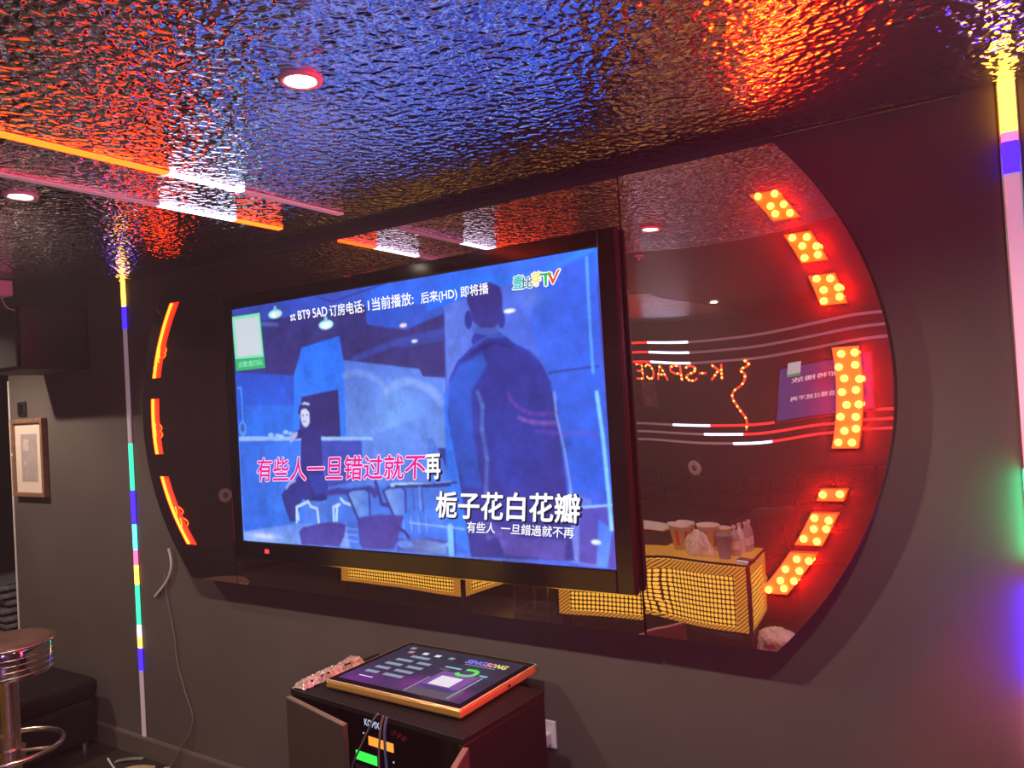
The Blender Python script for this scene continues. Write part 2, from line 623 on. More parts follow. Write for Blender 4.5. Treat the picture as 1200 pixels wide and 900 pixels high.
    def mesh(s, name, mat, parent, fn):
        """grid of coloured points; fn(u, v) gives its place, v downwards"""
        W, H = s.W, s.H
        idx = np.arange(W * H).reshape(H, W)
        vs = [fn(i / (W - 1), j / (H - 1)) for j in range(H) for i in range(W)]
        fs = np.stack([idx[:-1, :-1], idx[1:, :-1], idx[1:, 1:], idx[:-1, 1:]], -1).reshape(-1, 4)
        me = bpy.data.meshes.new(name)
        me.from_pydata(vs, [], fs.tolist())
        at = me.color_attributes.new('picture', 'FLOAT_COLOR', 'POINT')
        col = np.ones((W * H, 4), np.float32)
        col[:, :3] = s.a.reshape(-1, 3)
        at.data.foreach_set('color', col.ravel())
        me.materials.append(mat)
        me.update()
        return link(name, me, parent)


# ================================================================== THE ROOM
XL, XR, YB, YF = -7.0, 3.0, -3.5, 2.2          # left wall, right wall, back wall, wall with the television
CZ = zr(0.69)
WX0 = -4.922                                    # left end of the television wall

struct(MB().box(XL - 0.1, XR + 0.1, YB - 0.1, 3.7, -0.1, 0.0).build('floor', M['floor']))
ceil = struct(MB().box(XL - 0.1, XR + 0.1, YB - 0.1, 3.7, CZ + 0.004, CZ + 0.1).build('ceiling', M['ceil']))
struct(MB().box(WX0, XR + 0.1, YF, YF + 0.12, 0, CZ + 0.004).build('wall_front', M['wall']))
struct(MB().box(XL - 0.1, XR + 0.1, YB - 0.1, YB, 0, CZ + 0.004).build('wall_back', M['wall_black']))
struct(MB().box(XL - 0.1, XL, YB, 3.6, 0, CZ + 0.004).build('wall_left', M['wall_black']))
struct(MB().box(XR, XR + 0.1, YB, YF, 0, CZ + 0.004).build('wall_right', M['wall_black']))
struct(MB().box(XL - 0.1, WX0 + 0.1, 3.6, 3.7, 0, CZ + 0.004).build('wall_alcove', M['wall_black']))
struct(MB().box(WX0 + 0.02, WX0 + 0.12, YF + 0.12, 3.6, 0, CZ + 0.004).build('wall_return', M['wall_black']))
# hammered metal sheets under the ceiling
hs = MB()
seams = [-3.69, 0.28, XR]
for a, b in zip(seams[:-1], seams[1:]):
    MB().bbox(a + 0.0008, b - 0.0008, 0.60, YF, CZ, CZ + 0.004, 0.0006, 1).build('metal_sheet', M['hammered'], ceil)
for a, b in ((-5.2, -3.6), (-3.6, -2.05)):
    MB().bbox(a + 0.0008, b - 0.0008, -2.9, -1.06, CZ, CZ + 0.004, 0.0006, 1).build('metal_sheet', M['hammered'], ceil)

sk = MB()
sk.add([(x, y, z) for x in (WX0, XR) for (y, z) in ((YF, 0), (YF - 0.016, 0), (YF - 0.016, 0.088), (YF - 0.012, 0.097), (YF, 0.098))],
       [(0, 1, 6, 5), (1, 2, 7, 6), (2, 3, 8, 7), (3, 4, 9, 8), (4, 3, 2, 1, 0), (5, 6, 7, 8, 9)])
struct(sk.build('baseboard_front', M['skirt']))
struct(MB().box(WX0 - 0.006, WX0 + 0.008, YF - 0.004, YF + 0.12, 0, CZ - 0.42).build('trim_1', M['white_paper']))

struct(MB().tube([(-0.50, YF - 0.004, CZ - 0.006), (-0.05, YF - 0.004, CZ - 0.006)], 0.0035, 6).build('glint_trim', M['chrome']))  # chrome rod added to give a bright glint along the ceiling edge


# ------------------------------------------------------------------ downlights
def downlight(x, y, label, power=1.0, group='ceiling downlights'):
    t = thing('ceiling_downlight', label, 'ceiling light', (x, y, CZ), 0, group)
    MB().lathe([(0.030, -0.001), (0.034, -0.006), (0.044, -0.006), (0.047, 0.0)], cap0=False, cap1=False).build('bezel', M['white'], t)
    MB().lathe([(0.0, -0.003), (0.022, -0.0045), (0.031, -0.002)], cap0=False, cap1=False).build('lamp_face', M['lamp_face'], t)
    ld = bpy.data.lights.new('lamp', 'SPOT')
    ld.energy = LAMP_W * power
    ld.color = LAMP_COL
    ld.spot_size = math.radians(150)
    ld.spot_blend = 0.5
    ld.shadow_soft_size = 0.03
    lo = bpy.data.objects.new('lamp', ld)
    COL.objects.link(lo)
    lo.parent = t
    lo.location = (0, 0, -0.012)
    return t


downlight(-1.196, 1.118, 'bright warm downlight in the textured ceiling above the television', 1.0)
downlight(-2.438, 1.146, 'warm downlight at the left of the ceiling, below the two light strips', 1.0)
downlight(-4.67, 1.37, 'downlight at the far left end of the room above the framed print', 1.25)
downlight(0.05, 1.12, 'downlight in the textured ceiling right of the television', 0.55)
downlight(-1.95, -1.95, 'small downlight seen in the mirror above the neon lettering', 0.7)
downlight(-4.40, -1.0, 'downlight over the far lit table behind the camera', 0.35)
downlight(0.30, -1.0, 'downlight near the right wall behind the camera', 0.35)

# smoke detector seen in the mirror
t = thing('sprinkler', 'small pale sprinkler head in the ceiling, seen in the mirror', 'sprinkler', (-1.50, 0.50, CZ))
MB().lathe([(0.035, 0), (0.033, -0.006), (0.012, -0.010), (0.010, -0.03)]).build('rose', M['white'], t)
MB().lathe([(0.016, -0.030), (0.016, -0.034)]).build('deflector', M['steel'], t)


# unseen purple fill light behind the camera, added to lift the dark tones
t = thing('purple_fill_light', 'added unseen purple fill light under the ceiling behind the camera', 'lamp', (1.6, -1.9, CZ))
MB().lathe([(0.05, 0.0), (0.05, -0.03), (0.02, -0.04), (0.02, -0.07)]).build('bracket', M['black_matte'], t)
MB().lathe([(0.06, -0.07), (0.075, -0.10), (0.075, -0.16)], cap1=False).build('housing', M['black_matte'], t)
ld = bpy.data.lights.new('lamp', 'POINT')
ld.energy = PURPLE_FILL_W
ld.color = (0.62, 0.26, 0.85)
ld.shadow_soft_size = 0.07
lo = bpy.data.objects.new('lamp', ld)
COL.objects.link(lo)
lo.parent = t
lo.location = (0, 0, -0.25)

# scatter volume filling the room, added to imitate lens glow around the lights
if GLOW_HAZE > 0:
    hz = MB().box(XL - 0.05, XR + 0.05, YB - 0.05, 3.65, 0.001, CZ + 0.003).build('glow_haze', bpy.data.materials.new('glow_haze_volume'))
    hm = hz.data.materials[0]
    hm.use_nodes = True
    n_, l_ = nt(hm)
    n_.remove(n_['Principled BSDF'])
    vs_ = n_.new('ShaderNodeVolumeScatter')
    vs_.inputs['Density'].default_value = GLOW_HAZE
    vs_.inputs['Color'].default_value = (0.92, 0.74, 0.90, 1)
    vs_.inputs['Anisotropy'].default_value = 0.3
    l_.new(vs_.outputs[0], n_['Material Output'].inputs['Volume'])
    hz['kind'] = 'structure'

# ------------------------------------------------------------------ coloured light strips
def light_strip(name, label, segs, axis, x, fixed, w=0.022, proud=0.009, group=None, zfix=None):
    """segs: [(a, b, material)] along the axis"""
    t = thing(name, label, 'light strip', (0, 0, 0), 0, group)
    lo, hi = min(min(a, b) for a, b, m in segs), max(max(a, b) for a, b, m in segs)
    for a, b, m in segs:
        a, b = min(a, b), max(a, b)
        q = MB()
        if axis == 'z':
            q.bbox(x - w / 2, x + w / 2, fixed - proud, fixed, a, b, 0.003, 2)
        elif axis == 'y':
            q.bbox(x - w / 2, x + w / 2, a, b, fixed - proud, fixed, 0.003, 2)
        else:
            q.bbox(a, b, fixed, fixed + proud, x - w / 2, x + w / 2, 0.003, 2)
        q.build('led_segment', M[m], t)
    f = MB()
    e = w / 2 + 0.002
    if axis == 'z':
        for s_ in (-1, 1):
            f.box(x + s_ * e - 0.0015, x + s_ * e + 0.0015, fixed - proud * 0.2, fixed, lo, hi)
    elif axis == 'y':
        for s_ in (-1, 1):
            f.box(x + s_ * e - 0.0015, x + s_ * e + 0.0015, lo, hi, fixed - proud * 0.2, fixed)
    else:
        for s_ in (-1, 1):
            f.box(lo, hi, fixed, fixed + proud * 0.2, x + s_ * e - 0.0015, x + s_ * e + 0.0015)
    f.build('channel', M['steel'], t)
    return t


def zs(L):
    return [(zr(a), zr(b), m) for a, b, m in L]


light_strip('wall_light_strip', 'slim vertical rainbow light strip on the wall left of the round panel',
            zs([(0.69, 0.572, 'e_yellow'), (0.572, 0.458, 'e_violet'), (0.458, -0.116, 'e_off'), (-0.116, -0.35, 'e_teal'),
                (-0.35, -0.52, 'e_violet'), (-0.52, -0.647, 'e_cyan'), (-0.647, -0.723, 'e_pink'), (-0.723, -0.82, 'e_yellow'),
                (-0.82, -1.02, 'e_teal'), (-1.02, -1.08, 'e_pale'), (-1.08, -1.135, 'e_yellow'), (-1.135, -1.246, 'e_violet'),
                (-1.246, -1.572, 'e_off')]), 'z', -3.69, YF, 0.026, 0.010)
light_strip('wall_light_strip', 'wide vertical light strip at the right edge, yellow over blue over white',
            zs([(0.69, 0.565, 'e_yellow'), (0.565, 0.543, 'e_pink'), (0.543, 0.466, 'e_violet'), (0.466, -0.24, 'white_diff'),
                (-0.24, -0.45, 'e_green_strong'), (-0.45, -0.52, 'white_diff'), (-0.52, -0.76, 'e_blue_strong'), (-0.76, -0.95, 'e_pink_strong'), (-0.95, -1.572, 'white_diff')]), 'z', 0.046, YF, 0.034, 0.026)
light_strip('ceiling_light_strip', 'longer ceiling light strip running orange, white, then unlit toward the wall',
            [(0.45, 1.30, 'e_orange'), (1.30, 1.55, 'e_white'), (1.55, 1.972, 'e_off')], 'y', -1.939, CZ, 0.028, 0.008, 'light strips on the ceiling')
light_strip('ceiling_light_strip', 'ceiling light strip further left, unlit, then white with an orange tip',
            [(0.45, 1.47, 'e_off'), (1.47, 1.76, 'e_white'), (1.76, 1.968, 'e_orange')], 'y', -2.252, CZ, 0.028, 0.008, 'light strips on the ceiling')

# ------------------------------------------------------------------ round mirror panel
PCX, PA, PB = -1.84, 1.61, 1.20           # outline ellipse (centre height = lens height)
PT, PBOT = 0.645, -0.725                  # flat cuts at the top and bottom
WA, WB, IA, IB = 1.54, 1.10, 1.478, 1.055  # outer and inner edge of the lit slots
SEAM_L, SEAM_R = -2.81, -0.938
YM = 2.12                                  # front of the mirror


def ex(z, a, b):
    return a * math.sqrt(max(0.0, 1 - (z / b) ** 2))


WIN_L = [(0.525, 0.19), (0.093, -0.165), (-0.27, -0.575)]
WIN_R = [(0.515, 0.435), (0.392, 0.312), (0.275, 0.195), (0.083, -0.176), (-0.282, -0.312), (-0.345, -0.430), (-0.452, -0.565)]


def warp(x, z):
    """thin acrylic sheets never lie quite flat"""
    s = min(1.0, max(0.0, (x + 0.60) / 0.33))
    s = s * s * (3 - 2 * s)
    A = 0.011 * s + 0.0055 * math.exp(-((x + 0.94) / 0.12) ** 2) * (1 if x > SEAM_R else 0)
    y = -A * (z + 0.12)
    y -= 0.00035 * math.exp(-((x + 0.93) / 0.045) ** 2 - ((z + 0.60) / 0.09) ** 2)
    return y


def levels():
    L = {PT, PBOT}
    for a, b in WIN_L + WIN_R:
        L |= {a, b}
    L = sorted(L)
    out = []
    for a, b in zip(L[:-1], L[1:]):
        k = max(1, int(round((b - a) / 0.022)))
        out += [a + (b - a) * i / k for i in range(k)]
    return out + [L[-1]]


def inside(wins, zm):
    return any(b < zm < a for a, b in wins)


LV = levels()


def intervals(zm, z):
    """solid x intervals of the panel in the row around zm, edges evaluated at z"""
    xo = ex(z, PA, PB)
    iv = []
    wl, wr = inside(WIN_L, zm), inside(WIN_R, zm)
    a, b = ex(z, WA, WB), ex(z, IA, IB)
    edges = [PCX - xo]
    if wl:
        edges += [PCX - a, PCX - b]
    edges += [SEAM_L - 0.002, SEAM_L + 0.002, SEAM_R - 0.003, SEAM_R + 0.003]
    if wr:
        edges += [PCX + b, PCX + a]
    edges += [PCX + xo]
    for i in range(0, len(edges), 2):
        iv.append((edges[i], edges[i + 1]))
    return iv


panel = thing('mirror_wall_panel', 'huge round black mirror panel with glowing red slots behind the television', 'wall panel', (0, YF, EYE))
sheets = {'L': MB(), 'C': MB(), 'R': MB()}
body = MB()
for z0, z1 in zip(LV[:-1], LV[1:]):
    zm = (z0 + z1) / 2
    i0, i1 = intervals(zm, z0), intervals(zm, z1)
    for (a0, b0), (a1, b1) in zip(i0, i1):
        xm = (a0 + b0) / 2
        key = 'L' if xm < SEAM_L else ('C' if xm < SEAM_R else 'R')
        n = max(1, int(round((b0 - a0) / (0.03 if key != 'C' else 0.12))))
        vs, fs = [], []
        for i in range(n + 1):
            t_ = i / n
            xa, xb = a0 + (b0 - a0) * t_, a1 + (b1 - a1) * t_
            vs.append((xa, YM - YF + warp(xa, z0), z0))
            vs.append((xb, YM - YF + warp(xb, z1), z1))
        for i in range(n):
            fs.append((2 * i, 2 * i + 2, 2 * i + 3, 2 * i + 1))
        sheets[key].add(vs, fs, True)
        yb0, yb1 = YM - YF + 0.014, -0.0005
        body.add([(a0, yb0, z0), (b0, yb0, z0), (b1, yb0, z1), (a1, yb0, z1), (a0, yb1, z0), (b0, yb1, z0), (b1, yb1, z1), (a1, yb1, z1)],
                 [(0, 1, 2, 3), (5, 4, 7, 6), (0, 4, 5, 1), (1, 5, 6, 2), (2, 6, 7, 3), (3, 7, 4, 0)])
body.build('backing_board', M['black_board'], panel)
for key in 'LCR':
    s = sheets[key]
    bm = bmesh.new()
    vv = [bm.verts.new(p) for p in s.v]
    for f in s.f:
        fc = bm.faces.new([vv[i] for i in f])
        fc.smooth = True
    bmesh.ops.remove_doubles(bm, verts=list(bm.verts), dist=0.0006)
    be = [e for e in bm.edges if e.is_boundary]
    r = bmesh.ops.extrude_edge_only(bm, edges=be)
    for g in r['geom']:
        if isinstance(g, bmesh.types.BMVert):
            g.co.y = YM - YF + 0.014
        if isinstance(g, bmesh.types.BMFace):
            g.smooth = False
    bmesh.ops.split_edges(bm, edges=be)
    me = bpy.data.meshes.new('mirror_sheet')
    bm.to_mesh(me)
    bm.free()
    me.materials.append(M['mirror'])
    link('mirror_sheet', me, panel)

# lit slots: left ones sunk into the board, right ones with their LED beads standing proud
random.seed(4)
bead_mesh = None
for side, wins in ((-1, WIN_L), (1, WIN_R)):
    for a, b in wins:
        K = max(2, int((a - b) / 0.03))
        zsl = [b + (a - b) * i / K for i in range(K + 1)]
        yb = (YM - YF) + (0.014 if side < 0 else -0.010)
        q = MB()
        vs, fs = [], []
        for z in zsl:
            xo, xi = PCX + side * ex(z, WA, WB), PCX + side * ex(z, IA, IB)
            vs += [(xi, yb, z), (xo, yb, z), (xi, yb + 0.004, z), (xo, yb + 0.004, z)]
        for i in range(K):
            o = 4 * i
            fs += [(o, o + 1, o + 5, o + 4), (o + 2, o + 6, o + 7, o + 3), (o + 1, o + 3, o + 7, o + 5), (o, o + 4, o + 6, o + 2)]
        fs += [(0, 2, 3, 1), (4 * K, 4 * K + 1, 4 * K + 3, 4 * K + 2)]
        q.add(vs, fs)
        slot = q.build('light_slot', M['win_red'] if side < 0 else M['win_back'], panel)
        if side < 0:
            r = MB()                                     # lit rim strip along the outer wall of the slot
            vs, fs = [], []
            for z in zsl:
                xo = PCX + side * (ex(z, WA, WB) - 0.003)
                vs += [(xo, YM - YF + 0.002, z), (xo, yb, z), (xo - 0.002, YM - YF + 0.002, z), (xo - 0.002, yb, z)]
            for i in range(K):
                o = 4 * i
                fs += [(o, o + 1, o + 5, o + 4), (o + 2, o + 6, o + 7, o + 3), (o, o + 4, o + 6, o + 2)]
            r.add(vs, fs)
            r.build('lit_rim', M['win_side'], slot)
            w = MB()                                     # loose loops of wire in the slot
            for _ in range(2):
                z = b + (a - b) * random.uniform(0.25, 0.75)
                xi, xo = PCX + side * ex(z, IA, IB), PCX + side * ex(z, WA, WB)
                xm = (xi + xo) / 2
                w.tube(smooth_path([(xo + 0.012, yb - 0.004, z - 0.03), (xm, yb - 0.02, z - 0.02), (xi - 0.01, yb - 0.03, z + 0.005), (xm, yb - 0.02, z + 0.03), (xo + 0.015, yb - 0.004, z + 0.02)], 4), 0.0018, 5)
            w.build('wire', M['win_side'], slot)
        else:
            nrow = max(1, int(round((a - b) / 0.031)))
            for i in range(nrow):
                z = b + (a - b) * (i + 0.5) / nrow
                xi, xo = PCX + ex(z, IA, IB), PCX + ex(z, WA, WB)
                for fx in ((0.22, 0.78) if i % 2 == 0 or nrow < 3 else (0.36, 0.88)):
                    x = xi + (xo - xi) * (fx + random.uniform(-0.05, 0.05))
                    if bead_mesh is None:
                        bo = MB().sphere((0, 0, 0), 0.0092, 8, 5, (1, 0.8, 1)).build('led_bead', M['bead'], slot)
                        bead_mesh = bo.data
                    else:
                        bo = link('led_bead', bead_mesh, slot)
                    bo.location = (x, yb - 0.009, z + random.uniform(-0.004, 0.004))

# ------------------------------------------------------------------ television
RMI = RM.transposed()


def ray(px, py):
    """direction of the photograph's pixel; used only to lay flat print out on the plane it belongs to"""
    return RM @ Vector((px - 600.0, -(py - 450.0), -898.0))


TVX0, TVX1, TVZ0, TVZ1 = -2.7640, -0.9409, zr(-0.6009), zr(0.4918)
SX0, SX1, SZ0, SZ1 = -2.7105, -1.0008, zr(-0.5282), zr(0.4384)
TVY = 2.085
tv = thing('television', 'large flat television on the round mirror panel, playing a blue karaoke video', 'television', ((TVX0 + TVX1) / 2, YM, (TVZ0 + TVZ1) / 2))
ox, oy, oz = tv.location


def tvp(px, py, lift=0.0):
    d = ray(px, py)
    k = TVY / d.y
    return (d.x * k - ox, TVY - lift - oy, EYE + d.z * k - oz)


def L_(x0, x1, y0, y1, z0, z1):
    return (x0 - ox, x1 - ox, y0 - oy, y1 - oy, z0 - oz, z1 - oz)


fr = MB()
yf, ybk = TVY - 0.008, TVY + 0.016
fr.bbox(*L_(TVX0, SX0, yf, ybk, TVZ0, TVZ1), b=0.004)
fr.bbox(*L_(SX1, TVX1, yf, ybk, TVZ0, TVZ1), b=0.004)
fr.bbox(*L_(SX0 - 0.002, SX1 + 0.002, yf, ybk, SZ1, TVZ1), b=0.004)
fr.bbox(*L_(SX0 - 0.002, SX1 + 0.002, yf, ybk, TVZ0, SZ0), b=0.004)
fr.build('bezel', M['black_gloss'], tv)
MB().bbox(*L_(TVX0 + 0.03, TVX1 - 0.03, TVY + 0.006, TVY + 0.024, TVZ0 + 0.04, TVZ1 - 0.04), b=0.004).build('back_shell', M['black_matte'], tv)
MB().box(*L_(-2.2, -1.4, TVY + 0.020, YM - 0.0015, zr(-0.22), zr(0.16))).build('wall_bracket', M['steel'], tv)
tr = MB()
for x in (TVX0 - 0.001, TVX1 + 0.001):
    tr.box(*L_(x - 0.0025, x + 0.0025, TVY + 0.006, TVY + 0.010, TVZ0 + 0.004, TVZ1 - 0.004))
tr.box(*L_(TVX0, TVX1, TVY - 0.010, TVY - 0.007, TVZ0 + 0.001, TVZ0 + 0.004))
tr.build('edge_trim', M['chrome'], tv)
MB().bbox(*L_(-2.57, -2.545, TVY - 0.0088, TVY - 0.0080, zr(-0.572), zr(-0.556)), b=0.0002, seg=1).build('standby_light', M['standby'], tv)

BW, BH = 640, 362
bd = Board(BW, BH, (48, 58, 150))


def S(px, py):
    x, y, z = tvp(px, py)
    return ((x + ox - SX0) / (SX1 - SX0) * (BW - 1), (SZ1 - z - oz) / (SZ1 - SZ0) * (BH - 1))


def Q(cx, cy, k, pts):
    """crop coordinates (cx, cy origin, k magnification) to the board"""
    return [S(cx + x / k, cy + y / k) for x, y in pts]


c5 = lambda pts: Q(250, 300, 4.0, pts)
c4 = lambda pts: Q(250, 460, 4.5, pts)
c8 = lambda pts: Q(480, 460, 3.75, pts)
c6 = lambda pts: Q(500, 250, 4.615, pts)
PXS = (BW - 1) / 440.0
# ceiling of the scene
bd.poly(c5([(60, 230), (800, 60), (1300, -40), (1300, 250), (1080, 250), (700, 330), (60, 460)]), (52, 66, 168), (40, 92, 215), 'x')
bd.poly(c5([(700, 150), (1120, 30), (1800, -60), (1800, 150), (1090, 250), (730, 330), (715, 250)]), (42, 96, 226), (30, 110, 245), 'x', soft=1)
bd.poly(c5([(470, 190), (620, 150), (740, 165), (560, 235)]), (60, 80, 190), alpha=0.7, soft=2)
bd.line(c5([(480, 190), (560, 215), (700, 165), (830, 120)]), 2.5, (38, 48, 140), 0.8)
bd.poly(c5([(240, 300), (560, 260), (715, 235), (720, 320), (900, 345), (1080, 260), (1100, 565), (980, 565), (960, 535), (600, 490), (420, 430), (380, 560), (110, 545), (240, 540)]), (50, 50, 122), (48, 44, 112), 'y')
bd.poly(c5([(60, 270), (240, 300), (245, 545), (110, 545)]), (48, 52, 130))
bd.poly(c5([(715, 235), (900, 215), (1080, 240), (1080, 268), (960, 320), (900, 345), (780, 330), (720, 315)]), (38, 80, 200), (48, 84, 190), 'x', soft=1)
bd.line(c5([(660, 480), (840, 410), (1080, 350)]), 9, (52, 66, 160), 0.9, 3)
bd.poly(c5([(830, 410), (1080, 345), (1080, 395), (900, 430)]), (50, 70, 165), alpha=0.6, soft=2)
# bright corner pillar, doorway, left wall
bd.poly(c5([(100, 545), (385, 560), (400, 850), (115, 850)]), (36, 70, 185), (30, 92, 215), 'y')
bd.poly(c5([(150, 700), (380, 700), (400, 850), (150, 850)]), (42, 110, 225), (40, 120, 232), 'y', 0.5, 3)
bd.poly(c5([(415, 430), (590, 375), (612, 500), (630, 850), (595, 850), (584, 625), (412, 660), (400, 850), (378, 850), (378, 560)]), (28, 104, 235), (42, 118, 240), 'y')
bd.poly(c5([(412, 660), (584, 625), (598, 850), (470, 850), (412, 760)]), (44, 40, 112))
bd.poly(c5([(610, 488), (965, 530), (982, 565), (1095, 572), (1100, 900), (625, 900)]), (72, 108, 205), (100, 142, 228), 'y')
arch = smooth_path([(612, 562, 0), (680, 548, 0), (760, 575, 0), (820, 640, 0)], 8)
for p_, q_ in zip(arch[:-1], arch[1:]):
    bd.line(c5([(p_.x, p_.y), (q_.x, q_.y)]), 9, (128, 158, 232), 0.16, 6)
arch = smooth_path([(800, 650, 0), (850, 605, 0), (900, 588, 0), (960, 600, 0), (1020, 630, 0), (1070, 690, 0)], 8)
for p_, q_ in zip(arch[:-1], arch[1:]):
    bd.line(c5([(p_.x, p_.y), (q_.x, q_.y)]), 11, (132, 162, 235), 0.18, 6)
bd.ell(*c5([(860, 720)])[0], 60, 50, (120, 170, 245), 0.45, 1.9)
bd.poly(c5([(1082, 250), (1120, 240), (1130, 900), (1092, 900)]), (66, 88, 180))
# counter front and floor
bd.poly(c4([(130, 240), (900, 240), (1160, 240), (1400, 800), (1400, 900), (160, 900)]), (70, 116, 214), (72, 120, 226), 'y')
bd.poly(c4([(138, 255), (470, 252), (480, 700), (165, 745)]), (44, 98, 212), (54, 116, 230), 'x')
bd.poly(c4([(560, 255), (782, 255), (785, 460), (600, 500)]), (56, 72, 172))
bd.poly(c4([(785, 245), (1130, 120), (1130, 500), (800, 500)]), (90, 130, 218), (84, 124, 222), 'y', 0.9)
bd.poly(c4([(135, 232), (843, 234), (838, 250), (135, 255)]), (140, 176, 236))
bd.poly(c4([(600, 500), (1200, 470), (1300, 830), (600, 800)]), (62, 108, 206), (64, 112, 226), 'y', 0.9, 2)
bd.poly(c4([(160, 735), (440, 690), (700, 690), (720, 815), (165, 785)]), (82, 124, 228), (120, 160, 244), 'y', 1.0, 2)
bd.ell(*c4([(270, 758)])[0], 42, 7, (215, 215, 245), 0.8, 1.7)
# right-hand concrete wall
bd.poly(Q(500, 250, 4.615, [(95, 500), (400, 390), (905, 190), (960, 900), (1050, 1960), (200, 1860), (110, 900)]), (84, 112, 210), (48, 88, 214), 'x')
bd.poly(c6([(620, 320), (905, 180), (945, 900), (1000, 1500), (760, 1500), (660, 900), (560, 600)]), (44, 96, 224), (30, 92, 222), 'x', 0.75, 8)
bd.ell(*c6([(640, 560)])[0], 22, 34, (40, 86, 196), 0.5, 1.8)
bd.ell(*c6([(560, 780)])[0], 26, 20, (52, 82, 184), 0.5, 1.8)
bd.ell(*c6([(560, 460)])[0], 26, 16, (96, 136, 228), 0.5, 1.8)
bd.poly(c6([(0, 430), (250, 340), (560, 320), (905, 183), (905, 205), (700, 300), (400, 395), (90, 490), (0, 530)]), (30, 106, 236), (34, 122, 248), 'x', 0.95, 2)
bd.line(c6([(660, 862), (930, 826)]), 2.0, (22, 40, 110), 0.9)
bd.poly(c8([(150, 0), (210, 0), (260, 300), (300, 640), (330, 720), (170, 705), (160, 300)]), (36, 106, 236), (44, 120, 240), 'y', 0.9, 4)
bd.poly(c8([(690, 440), (800, 470), (830, 770), (700, 745)]), (90, 118, 214), (120, 130, 220), 'y', 0.8, 2)
bd.poly(c8([(745, 505), (893, 490), (918, 775), (745, 745)]), (70, 72, 180), (84, 70, 170), 'y', 0.95, 1)
bd.poly(c8([(830, 560), (890, 600), (870, 770), (822, 765)]), (50, 110, 236), (96, 150, 250), 'y', 0.85, 2)
bd.ell(*c8([(820, 658)])[0], 6, 2.6, (220, 235, 255), 1.0)
bd.line(c8([(750, 505), (890, 495)]), 2.2, (150, 200, 250), 0.9)
# the man seen from behind
man = [(590, 260), (480, 20), (420, -60), (330, -110), (240, -100), (120, -40), (20, 60)]
bd.poly(c6([(120, 900), (165, 800), (250, 715), (240, 690), (255, 650), (330, 628), (385, 640), (425, 660), (470, 700), (560, 745), (620, 810), (670, 910), (720, 1200), (760, 1500), (800, 1880), (240, 1860), (170, 1400), (115, 1100)]), (36, 54, 158), (52, 52, 140), 'y', 1.0, 1)
bd.poly(c6([(190, 800), (310, 690), (420, 680), (560, 780), (620, 1000), (640, 1400), (420, 1500), (300, 1200), (260, 950)]), (34, 44, 132), (42, 58, 164), 'y', 0.9, 6)
bd.poly(c6([(110, 930), (180, 820), (300, 760), (330, 820), (240, 960), (250, 1200), (300, 1480), (200, 1480), (130, 1200)]), (36, 96, 214), (30, 88, 206), 'y', 0.60, 7)
bd.line(c6([(250, 720), (330, 665), (430, 660)]), 3, (60, 96, 200), 0.7, 3)
bd.line(c6([(240, 760), (360, 700), (450, 720)]), 3, (22, 30, 110), 0.8, 3)
bd.line(c8([(300, 0), (320, 60), (318, 160), (340, 290), (335, 440)]), 4.5, (92, 128, 214), 0.5, 5)
bd.line(c8([(636, 0), (645, 100), (680, 250), (705, 400), (715, 520)]), 2.6, (128, 160, 236), 0.8, 2)
bd.poly(c8([(335, 560), (500, 640), (690, 650), (680, 740), (430, 715)]), (84, 76, 172), (92, 80, 176), 'y', 0.8, 4)
bd.line(c8([(335, 440), (345, 640), (400, 620), (420, 715)]), 4, (110, 110, 205), 0.35, 4)
bd.line(c8([(430, 0), (445, 32), (470, 60), (500, 80), (530, 90), (580, 94), (640, 92)]), 4, (110, 60, 170), 0.45, 4)
bd.line(c8([(480, 110), (505, 122), (540, 130), (590, 134), (650, 133)]), 4, (140, 90, 190), 0.5, 4)
bd.line(c8([(560, 172), (680, 178), (820, 180)]), 4, (100, 70, 190), 0.45, 4)
# head
hx, hy = c6([(310, 540)])[0]
bd.poly(c6([(240, 640), (255, 590), (400, 590), (385, 650), (310, 660)]), (64, 92, 186))
bd.poly(c6([(215, 470), (225, 420), (270, 385), (340, 370), (395, 395), (410, 450), (410, 540), (398, 580), (360, 620), (290, 618), (250, 585), (240, 540)]), (46, 44, 120), (48, 50, 132), 'y', 1.0, 1)
bd.ell(*c6([(226, 577)])[0], 6.0, 12, (40, 48, 140))
bd.ell(*c6([(404, 570)])[0], 5.4, 12, (44, 50, 138))
# light line, ceiling lamps
bd.line(c6([(865, 240), (880, 560), (900, 860)]), 3.0, (84, 160, 255), 0.9, 2)
bd.line(c8([(822, 0), (850, 200), (872, 420), (888, 600)]), 4.2, (124, 200, 255), 1.0, 2)
for (x, y), r in ((c5([(290, 272)])[0], 15), (c5([(528, 322)])[0], 14)):
    bd.ell(x, y, r, 6.5, (165, 228, 236))
    bd.ell(x, y + 1, r * 0.6, 4.0, (232, 250, 245))
    bd.poly([(x - 4, y - 5), (x - 2, y - 12), (x + 2, y - 12), (x + 4, y - 5)], (120, 200, 225))
bd.ell(*c5([(890, 325)])[0], 6, 2.6, (225, 205, 225))
bd.ell(*c5([(943, 399)])[0], 5, 2.0, (200, 220, 250))
bd.ell(*c6([(448, 528)])[0], 8, 2.4, (235, 235, 240))
bd.line(c5([(115, 620), (130, 620), (140, 780)]), 3, (70, 140, 245), 0.9)
bd.line(c5([(205, 318), (300, 322)]), 5, (90, 110, 205), 0.6, 4)
# things on the counter
bd.ell(*c5([(137, 810)])[0], 9, 12, (90, 150, 230), 0.8)
bd.ell(*c5([(137, 805)])[0], 5, 7, (40, 80, 190), 0.9)
for x, y in ((270, 838), (300, 842), (340, 826), (365, 834), (318, 846)):
    bd.ell(*c5([(x, y)])[0], 6, 3, (150, 190, 245), 0.9)
